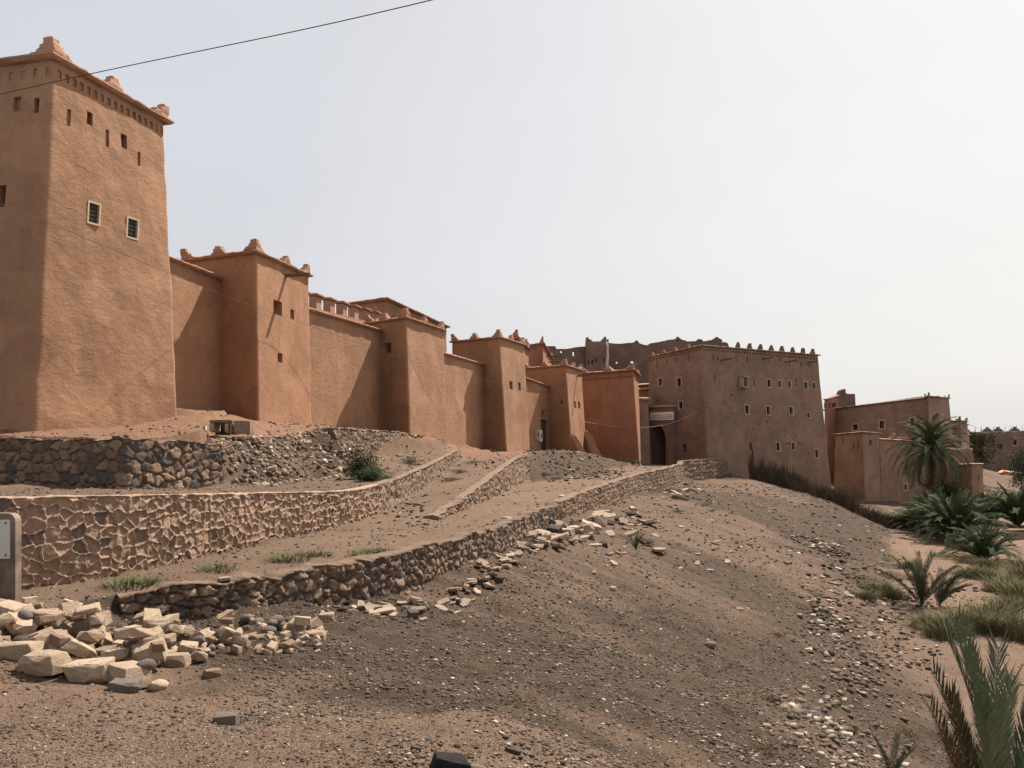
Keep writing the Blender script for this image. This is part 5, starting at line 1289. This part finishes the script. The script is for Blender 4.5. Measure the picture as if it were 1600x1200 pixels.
def palm_plant(name, label, cat, loc, fronds, n, scale, el, trunk=None, mats=None, group=None, spread=6.283, az0=0, seed=0, part='frond'):
    """fronds: frond meshes; el=(low, high) elevation degrees added"""
    rd = random.Random(seed); root = thing(name, label, cat, loc, group)
    for i in range(n):
        me = rd.choice(fronds); mt = rd.choice(mats)
        o = D.objects.new(part, mesh_mat(me, mt)); link(o); o.parent = root
        h = trunk or 0
        az = az0+spread*(i+rd.random()*.8)/n*(1 if spread < 6 else 2.4); e = R(rd.uniform(*el))
        o.location = (rd.uniform(-.05, .05)*scale, rd.uniform(-.05, .05)*scale, h+rd.uniform(-.05, .1)*scale); s = scale*rd.uniform(.78, 1.1); o.scale = (s, s, s)
        o.rotation_euler = (rd.uniform(-.25, .25), -e, az)
    return root
FRu = [frond_mesh('frond_upright', 2.6, .42, 46, .55, R(0), .022, .12, .55, s) for s in (1, 2, 3)]       # stiff young fronds
FRc = [frond_mesh('frond_arching', 3.0, .50, 44, 1.35, R(0), .022, .3, .35, s, .017) for s in (4, 5, 6)]         # arching crown fronds
# the date palm
def palm_tree(px, pyb, Y, h, label):
    x = VX(px, Y); zb = VZ(pyb, Y); zg_ = min(zb, tz(x, Y))
    root = thing('palm_tree', label, 'palm tree', (x, Y, zg_))
    vs = []; fs = []; K = 22; rd = random.Random(4); H = zb+h-zg_
    for i in range(K+1):
        t = i/K; r_ = .30*(1-.35*t)+(.05 if i % 2 else 0)+(.12 if i > K-3 else 0); bend = -.25*math.sin(t*2)
        for k in range(10): vs.append((x+bend+r_*math.cos(k*.6283), Y+r_*math.sin(k*.6283), zg_-.3+(H+.3)*t))
    for i in range(K):
        for k in range(10): fs.append((i*10+k, i*10+(k+1) % 10, i*10+10+(k+1) % 10, i*10+10+k))
    mobj('trunk', vs, fs, M_trunk, root)
    for i in range(84):
        e = R(-52+142*((i+.5)/84)**.9); az = i*2.39996; dry = i < 12
        o = D.objects.new('frond', mesh_mat(rd.choice(FRc), M_palmdry if dry else M_palm if i % 4 else M_palmg)); link(o); o.parent = root
        o.location = (-.25*math.sin(2)+.0, 0, H-.1+  .25*i/84); s = rd.uniform(1.15, 1.4)*(1 if not dry else .85)
        o.scale = (s, s, s); o.rotation_euler = (rd.uniform(-.2, .2), -e, az)
    return root
palm_tree(1459, 790, 76, 4.9, 'tall date palm with a round green crown in front of the mud houses')
def plant_at(px, py, Y=None):
    Y = Y or Yfoot(px, py); x = VX(px, Y); return (x, Y, tz(x, Y)-.03)
G_ = [M_palm, M_palm, M_palmg]
palm_plant('palm_bush', 'large dark green palm thicket at the foot of the tall date palm', 'palm bush', plant_at(1492, 850, 62), FRc+FRu, 110, 1.40, (32, 89), mats=G_, seed=11)
palm_plant('palm_bush', 'dense green palm thicket just left below the date palm trunk', 'palm bush', plant_at(1462, 840, 66), FRc+FRu, 80, 1.29, (32, 89), mats=G_, seed=12)
palm_plant('palm_bush', 'rounded dark palm bush in front of the low grey wall', 'palm bush', plant_at(1538, 880, 53), FRc+FRu, 80, 0.95, (32, 89), mats=G_, seed=13)
palm_plant('palm_bush', 'dark palm bush at the right edge behind the clay hut', 'palm bush', plant_at(1590, 830, 74), FRc+FRu, 90, 1.40, (32, 89), mats=G_, seed=14)
palm_plant('palm_bush', 'dusty palm bush between the thicket and the right edge', 'palm bush', plant_at(1545, 822, 76), FRc+FRu, 70, 1.12, (32, 89), mats=G_, seed=15)
palm_plant('palm_bush', 'pale dry palm bush left of the big thicket', 'palm bush', plant_at(1437, 825, 68), FRc, 50, .85, (22, 85), mats=[M_olive, M_palmdry, M_palmg], seed=16)
palm_plant('young_palm', 'young palm with stiff fan of upright fronds on the valley floor, left one', 'young palm', plant_at(1440, 916, 38), FRu, 17, .95, (48, 86), mats=[M_palmy, M_palmy, M_palm], seed=17)
palm_plant('young_palm', 'young palm leaning right beside the left fan of upright fronds', 'young palm', plant_at(1466, 916, 38), FRu, 14, .78, (38, 78), mats=[M_palmy, M_palmdry], seed=18, spread=2.6, az0=-1.2)
# foreground palm, bottom right
FRb = [frond_mesh('frond_large', 2.9, .40, 66, .38, R(0), .016, .05, .35, s, .0085, 1.35) for s in (21, 22, 23, 24)]
fx, fy = 3.95, 6.9
fp = thing('young_palm', 'big young palm with long grey green fronds filling the lower right corner', 'young palm', (fx, fy, tz(fx, fy)-.1))
bz = fp.location.z
def aim(px, py, Y, mt, me, wob=0):
    """frond whose tip reaches pixel px,py at depth Y"""
    tip = Vector(V(px, py, Y)); b = Vector(fp.location); d = tip-b
    o = D.objects.new('frond', mesh_mat(me, mt)); link(o); o.parent = fp; s = d.length/2.86; o.scale = (s, s, s)
    o.rotation_euler = (wob, -math.asin(d.z/d.length)-.16, math.atan2(d.y, d.x))
for i, (px, py, Y, mt) in enumerate([(1464, 965, 7.0, M_palmfg), (1488, 1000, 7.2, M_palmg), (1504, 995, 6.8, M_palmfg), (1515, 1010, 7.6, M_palmg), (1560, 1030, 6.4, M_palmfg), (1545, 1060, 7.4, M_palmfg), (1590, 1070, 7.0, M_palmfg),
      (1610, 1100, 6.6, M_palmfg), (1640, 1040, 7.5, M_palmg), (1680, 1080, 7.0, M_palmfg), (1428, 1095, 7.1, M_palmdry), (1450, 1085, 6.7, M_palmdry), (1478, 1060, 6.5, M_palmg), (1530, 1100, 6.2, M_palmfg), (1600, 1150, 6.2, M_palmfg), (1500, 1090, 7.6, M_palmg),
      (1575, 1060, 7.7, M_palmg), (1640, 1140, 6.3, M_palmfg), (1545, 1130, 6.0, M_palmfg), (1700, 1140, 6.6, M_palmfg), (1620, 1070, 7.8, M_palmg), (1440, 1150, 6.6, M_palmdry), (1520, 1040, 7.0, M_palmg)]):
    aim(px, py, Y, mt, FRb[i % 4], random.uniform(-.9, .9))
sp_ = plant_at(1392, 1146, 11.5)
palm_plant('palm_shoot', 'narrow upright palm shoot on the slope left of the corner palm', 'palm shoot', sp_, FRu, 6, .30, (78, 88), mats=[M_palmy, M_palm], seed=31)
palm_plant('palm_shoot', 'dark spiky tuft among the flagstones under the far track wall', 'palm shoot', plant_at(994, 854), FRu, 9, .28, (55, 88), mats=[M_palm, M_palmy], seed=32)

def tuft_mesh(n, h, spread, w, seed, curve=.4):
    rd = random.Random(seed); vs = []; fs = []
    for _ in range(n):
        r0 = spread*rd.random()**.6*.6; a0 = rd.random()*6.283; b0 = Vector((r0*math.cos(a0), r0*math.sin(a0), 0))
        a = a0+rd.uniform(-.8, .8); hh = h*rd.uniform(.45, 1); ln = rd.uniform(.1, 1)*curve*h
        d_ = Vector((math.cos(a), math.sin(a), 0)); sd_ = Vector((-d_.y, d_.x, 0))*w*rd.uniform(.6, 1.2)
        m1 = b0+d_*ln*.35+Vector((0, 0, hh*.6)); t1_ = b0+d_*ln+Vector((0, 0, hh))
        b = len(vs); vs += [b0+sd_, b0-sd_, m1+sd_*.8, m1-sd_*.8, t1_]; fs += [(b, b+1, b+3, b+2), (b+2, b+3, b+4)]
    me = D.meshes.new('tuft'); me.from_pydata([tuple(v) for v in vs], [], fs); me.update(); return me
def bush_mesh(n, r_, h, leaf_, seed):
    """leafy shrub: twigs plus many small leaves clumped through the volume"""
    rd = random.Random(seed); vs = []; fs = []
    cl = [Vector((rd.gauss(0, .45)*r_, rd.gauss(0, .45)*r_, h*rd.uniform(.15, .85))) for _ in range(14)]
    for c_ in cl:
        sd_ = Vector((.012, 0, 0)); b = len(vs); vs += [Vector((0, 0, 0))+sd_, Vector((0, 0, 0))-sd_, c_]; fs.append((b, b+1, b+2))
    for _ in range(n):
        c_ = rd.choice(cl); p = c_+Vector((rd.gauss(0, .24)*r_, rd.gauss(0, .24)*r_, rd.gauss(0, .16)*h)); p.z = max(.02, p.z)
        d_ = Vector((rd.gauss(0, 1), rd.gauss(0, 1), rd.gauss(.6, 1))).normalized()*leaf_*rd.uniform(.6, 1.3); s_ = d_.cross(Vector((rd.random(), rd.random(), rd.random()))).normalized()*leaf_*.22
        b = len(vs); vs += [p-s_, p+s_, p+d_]; fs.append((b, b+1, b+2))
    me = D.meshes.new('bush'); me.from_pydata([tuple(v) for v in vs], [], fs); me.update(); return me
TUa = [tuft_mesh(200, .22, .32, .0035, s, .7) for s in (1, 2, 3)]; TUd = [tuft_mesh(40, .16, .26, .0022, s, 1.0) for s in (4, 5, 6)]
BUa = [bush_mesh(4200, .55, .9, .075, s) for s in (7, 8)]; BUs = [bush_mesh(900, .7, .45, .06, s) for s in (9, 10, 12)]
BUt = [tuft_mesh(420, 1.0, .8, .008, s, .6) for s in (13, 14, 15)]
def put(me, mt, px, py, s, name, label, cat, group=None, Y=None, sc=None):
    x, y, z_ = plant_at(px, py, Y); o = D.objects.new(name, mesh_mat(me, mt)); link(o); o.location = (x, y, z_); o.rotation_euler = (0, 0, random.uniform(0, 6.28))
    o.scale = sc or (s, s, s); return tag(o, label, cat, group)
put(BUa[0], M_bush, 566, 750, 1, 'green_bush', 'tall leafy green bush against the rubble bank above the long wall', 'bush', Y=27.5, sc=(1.0, 1.0, 1.05))
put(BUa[1], M_bush, 580, 752, .6, 'green_bush', 'low green skirt of the bush above the long wall', 'bush', Y=26.5, sc=(.9, .9, .45))
put(BUs[0], M_weed, 640, 738, .9, 'green_bush', 'low green shrub on the terrace edge below the third tower', 'bush', Y=35)
for px, py, s, lab in [(705, 752, .8, 'green weed patch on the ramp, lower one'), (718, 740, .9, 'green weed patch half way up the ramp'), (740, 725, .9, 'green weed patch near the top of the ramp'), (850, 745, 1.0, 'green weed on the gravel mound, left one'), (868, 750, .9, 'green weed at the foot of the gravel mound'), (990, 727, 1.3, 'green weeds at the foot of the wide red tower'), (1003, 728, 1.0, 'small green weeds before the gate pillar'), (1022, 729, .7, 'tiny weeds at the threshold of the gate')]:
    put(BUs[1], M_weed, px, py, s, 'weed_clump', lab, 'weed', sc=(s*1.3, s, s*.5))
for px, py, s, lab in [(203, 918, 1.0, 'green grass clump on the track, left of two'), (238, 914, .8, 'green grass clump on the track, right of two'), (340, 893, .9, 'green grass clump at the foot of the mortared wall'), (455, 874, 1.0, 'green grass tuft left of the straw coloured ones on the track'), (490, 868, .8, 'straw green grass tuft beside the wall on the track'), (572, 868, .9, 'sparse green grass along the inner edge of the track wall'), (590, 864, .8, 'sparse green grass behind the track wall, right clump'), (445, 878, .6, 'small grass tuft near the mortared wall')]:
    Y = Yfoot(px, py)
    for k in range(1): put(TUa[k], M_weed, px, py, s, 'grass_clump', lab, 'grass', sc=(s*2.2, s*1.6, s*.75))
tags = [(560, 865, M_straw), (585, 845, M_straw), (602, 838, M_olive), (545, 830, M_straw), (620, 815, M_olive), (650, 790, M_straw), (520, 858, M_straw)]
for px, py, mt in tags: put(random.choice(TUd), mt, px, py, 1, 'dry_tuft', 'small dry grass tuft on the track between wall and ramp', 'grass', 'dry tufts on the track', sc=(1.5, 1.5, .9))
# dry grass on the slope
for k in range(90):
    px = random.uniform(380, 1400); py = random.uniform(960, 1195)
    if px < 450 and py < 1010: continue
    Y = Yfoot(px, py)
    if Y > 60: continue
    mt_ = random.choice((M_straw, M_straw, M_twig, M_olive))
    put(random.choice(TUd), mt_, px, py, 1, 'dry_tuft', '%s dry grass tuft %s the gravel slope, %s part' % ('straw coloured' if mt_ is M_straw else 'brown' if mt_ is M_twig else 'greyish', 'high on' if py < 1040 else 'half way down' if py < 1120 else 'at the foot of', 'left' if px < 700 else 'middle' if px < 1000 else 'right'), 'grass', 'dry tufts on the slope', Y=Y, sc=(.8, .8, random.uniform(.4, .9)))
for px, py, w in [(920, 1080, .7), (480, 1115, 1.0), (540, 1120, 1.0), (250, 1110, .8), (300, 1120, .7), (340, 1075, .9), (380, 1025, .8)]:
    put(random.choice(TUd), M_olive, px, py, 1, 'dry_tuft', 'wispy grey green tuft in the foreground gravel', 'grass', 'wispy foreground tufts', sc=(w, w, w*.9))
# scrub on the valley floor and lower slope
scr = [(1545, 975, 1.2), (1515, 970, 1.0), (1565, 925, 1.1), (1420, 905, .9), (1490, 900, .9), (1340, 905, .7), (1475, 995, .9), (1600, 890, 1.1), (1540, 890, .9), (1390, 905, .9), (1365, 920, 1.0), (1380, 930, .9), (1350, 915, .8), (1400, 935, .8), (1500, 985, 1.1), (1470, 980, 1.0), (1530, 985, 1.1), (1560, 988, 1.0), (1590, 995, 1.2), (1580, 960, 1.1), (1600, 940, 1.3), (1580, 915, 1.2), (1600, 905, 1.2), (1560, 890, 1.0), (1520, 905, 1.0), (1500, 880, 1.0), (1480, 870, 1.0), (1520, 875, .9), (1400, 885, .8), (1420, 890, .8), (1350, 935, .7), (1385, 875, .7), (1540, 905, .9), (1450, 985, .8), (1600, 975, 1.2), (1575, 985, 1.0)]
for px, py, s in scr:
    put(random.choice(BUs+BUt), M_olive, px, py, s, 'scrub_bush', 'dusty olive scrub on the valley floor, %s the young palms, %s' % ('left of' if px < 1440 else 'below' if px < 1500 else 'right of', 'far back' if py < 900 else 'level with them' if py < 940 else 'nearer the viewer'), 'bush', 'olive scrub on the valley floor', sc=(s*1.6, s*1.6, s*.85))
for px, py, s, mt in [(1308, 1100, .5, M_bush), (1315, 1140, .45, M_bush), (1222, 1118, .5, M_olive), (1300, 1145, .4, M_bush), (1205, 1098, .5, M_straw), (1160, 1088, .5, M_straw), (1420, 1160, .55, M_straw), (1190, 1170, .5, M_straw), (1130, 1100, .3, M_olive), (1380, 1135, .35, M_straw), (1100, 1060, .35, M_straw), (1060, 800, .7, M_bush), (1105, 790, .6, M_olive), (1110, 800, .5, M_bush), (1270, 930, .6, M_straw), (1250, 950, .6, M_straw), (1300, 870, .6, M_straw), (1215, 1000, .4, M_straw)]:
    put(random.choice(BUs), mt, px, py, s, 'scrub_bush', {M_bush.name: 'small green scrub bush on the stony slope', M_olive.name: 'small dull olive scrub on the stony slope', M_straw.name: 'small rusty dry scrub on the stony slope'}[mt.name]+(', near the foreground palm' if px > 1250 and py > 1000 else ', low down near the stone heap' if py > 1050 else ', higher up'), 'bush', {M_bush.name: 'green scrub on the slope', M_olive.name: 'olive scrub on the slope', M_straw.name: 'rusty scrub on the slope'}[mt.name], sc=(s, s, s*.7))
# feathery bush far right by the hillside, and tree peeping behind the slim tower
def crown_tree(px, py, Y, h, r_, label, mt, seed):
    x = VX(px, Y); zb = tz(x, Y); root = thing('tree', label, 'tree', (x, Y, zb)); rd = random.Random(seed)
    bm = bmesh.new()
    for k in range(5):
        a = rd.random()*6.28; top = Vector((x+math.cos(a)*r_*.5, Y+math.sin(a)*r_*.5, zb+h*.75)); b0 = Vector((x, Y, zb-.3)); prev = None
        for i in range(5):
            p = b0.lerp(top, i/4); q = .12*(1-i/5); ring = [bm.verts.new(p+Vector((q*math.cos(j*1.257), q*math.sin(j*1.257), 0))) for j in range(5)]
            if prev:
                for j in range(5): bm.faces.new((prev[j], prev[(j+1) % 5], ring[(j+1) % 5], ring[j]))
            prev = ring
    bobj('trunk', bm, M_trunk, root)
    vs = []; fs = []; cl = [Vector((rd.gauss(0, .42)*r_, rd.gauss(0, .42)*r_, h*rd.uniform(.35, .95))) for _ in range(26)]
    for _ in range(3800):
        c_ = rd.choice(cl); p = Vector((x, Y, zb))+c_+Vector((rd.gauss(0, .16)*r_, rd.gauss(0, .16)*r_, rd.gauss(0, .09)*h))
        d_ = Vector((rd.gauss(0, 1), rd.gauss(0, 1), rd.gauss(0, 1))).normalized()*.22; s_ = d_.cross(Vector((rd.random(), rd.random(), rd.random()))).normalized()*.07
        b = len(vs); vs += [p-s_, p+s_, p+d_]; fs.append((b, b+1, b+2))
    mobj('crown', [tuple(v) for v in vs], fs, mt, root)
crown_tree(1518, 700, 118, 6.0, 2.2, 'feathery tree peeping out behind the slim end tower', M_bush, 3)
crown_tree(1598, 760, 112, 5.6, 2.2, 'dusty grey green tree at the right edge before the far house', M_palmg, 5)
crown_tree(1470, 800, 84, 3.2, 2.2, 'leafy green shrub tree behind the date palm trunk', M_bush, 6)

# brushwood fence along the block, and dead branches running down
def Yline(px): return float(np.interp(px, [1140, 1175, 1240, 1300, 1360, 1425], [82.2, 80, 76.5, 73, 70.5, 69.5]))
def sticks(name, label, cat, n, px0, px1, hfun, lean, r_, mat, parent=None, ydev=.3, seed=1):
    rd = random.Random(seed); vs = []; fs = []
    for _ in range(n):
        px = rd.uniform(px0, px1); Y = Yline(px)+rd.gauss(0, ydev); x = VX(px, Y); zb = float(TZ(x, Y, detail=False)[0])-.15
        h = hfun(px)*rd.uniform(.55, 1.1); a = rd.random()*6.28; l_ = rd.random()*lean*h
        p0 = Vector((x, Y, zb)); p2 = Vector((x+math.cos(a)*l_, Y+math.sin(a)*l_, zb+h)); p1 = p0.lerp(p2, .55)+Vector((rd.gauss(0, .06), rd.gauss(0, .06), .05))*h
        w = r_*rd.uniform(.6, 1.4); sd_ = Vector((w, 0, 0)); b = len(vs); vs += [p0-sd_, p0+sd_, p0+Vector((0, w, 0)), p1-sd_*.8, p1+sd_*.8, p1+Vector((0, w*.8, 0)), p2]
        fs += [(b, b+1, b+4, b+3), (b+1, b+2, b+5, b+4), (b+2, b, b+3, b+5), (b+3, b+4, b+6), (b+4, b+5, b+6), (b+5, b+3, b+6)]
    return mobj(name, [tuple(v) for v in vs], fs, mat, parent, origin=None)
bf = thing('reed_fence', 'dark reed fence with a tall post against the foot of the gate block', 'fence', (VX(1200, 79), 79, tz(VX(1200, 79), 79)))
sticks('reeds', None, None, 850, 1172, 1262, lambda p: 2.3+.35*math.sin(p*.35) if p < 1240 else 2.2-(p-1240)*.03, .10, .022, M_reed, bf, .12, 2)
p = V(1175, 746, 80); bm = bmesh.new(); frame_box(bm, (p[0], p[1]-.2, p[2]+1.2), X_, Y_, Z_, .16, .16, 2.9); bobj('post', bm, M_doorw, bf)
o = sticks('brushwood', None, None, 1600, 1235, 1432, lambda p: 1.5 if p < 1330 else 1.2, .75, .02, M_twig, None, .9, 3)
o['kind'] = 'stuff'; o['label'] = 'tangled dry brushwood running down the edge of the slope below the houses'; o['category'] = 'brushwood'
for px, py, s in [(1310, 765, 1.5), (1330, 785, 1.4), (1365, 795, 1.4), (1395, 805, 1.4), (1425, 815, 1.5), (1290, 758, 1.3)]:
    put(random.choice(BUt), M_twig if s > 1.35 else M_straw, px, py, s, 'dry_bush', 'dry feathery bush in the brushwood along the slope edge', 'bush', 'dry bushes along the brushwood', Y=Yline(px)-.5, sc=(s, s, s))
put(BUt[0], M_straw, 1312, 745, 1, 'dry_bush', 'golden dry bush glowing above the brushwood', 'bush', Y=78, sc=(1.6, 1.6, 1.8))
# bright tarpaulin heap far right
tp = thing('tarpaulin_pile', 'small pile of orange and white tarpaulins on the far hillside path', 'pile', V(1578, 742, 118))
for k, (px, c) in enumerate([(1567, (.75, .28, .12)), (1573, (.85, .6, .45)), (1580, (.7, .25, .1)), (1587, (.8, .78, .72))]):
    bm = bmesh.new(); bmesh.ops.create_icosphere(bm, subdivisions=2, radius=.55)
    for v in bm.verts: v.co = Vector((v.co.x*1.3, v.co.y, v.co.z*.6))*(1+.35*float(vnoise(v.co.x*3, v.co.y*3, v.co.z*3+k, 1, k)))
    q = V(px, 738+k*.8, 117); bmesh.ops.translate(bm, verts=bm.verts, vec=q); bobj('tarpaulin', bm, flat('tarp_%d' % k, c, .6), tp)

# bake the rounding of the clay merlons
bpy.context.view_layer.update()
dg = bpy.context.evaluated_depsgraph_get()
baked = [(o, D.meshes.new_from_object(o.evaluated_get(dg))) for o in MERL]
for o, me in baked:
    o.modifiers.clear(); o.data = me
    q = np.empty(len(me.vertices)*3); me.vertices.foreach_get('co', q); q = q.reshape(-1, 3)
    k = .018*fbm(q[:, 0]+o.location.x, q[:, 1], q[:, 2], .22, 2, 7); nn2 = np.empty(len(q)*3); me.vertices.foreach_get('normal', nn2)
    me.vertices.foreach_set('co', (q+nn2.reshape(-1, 3)*k[:, None]).ravel()); me.update()
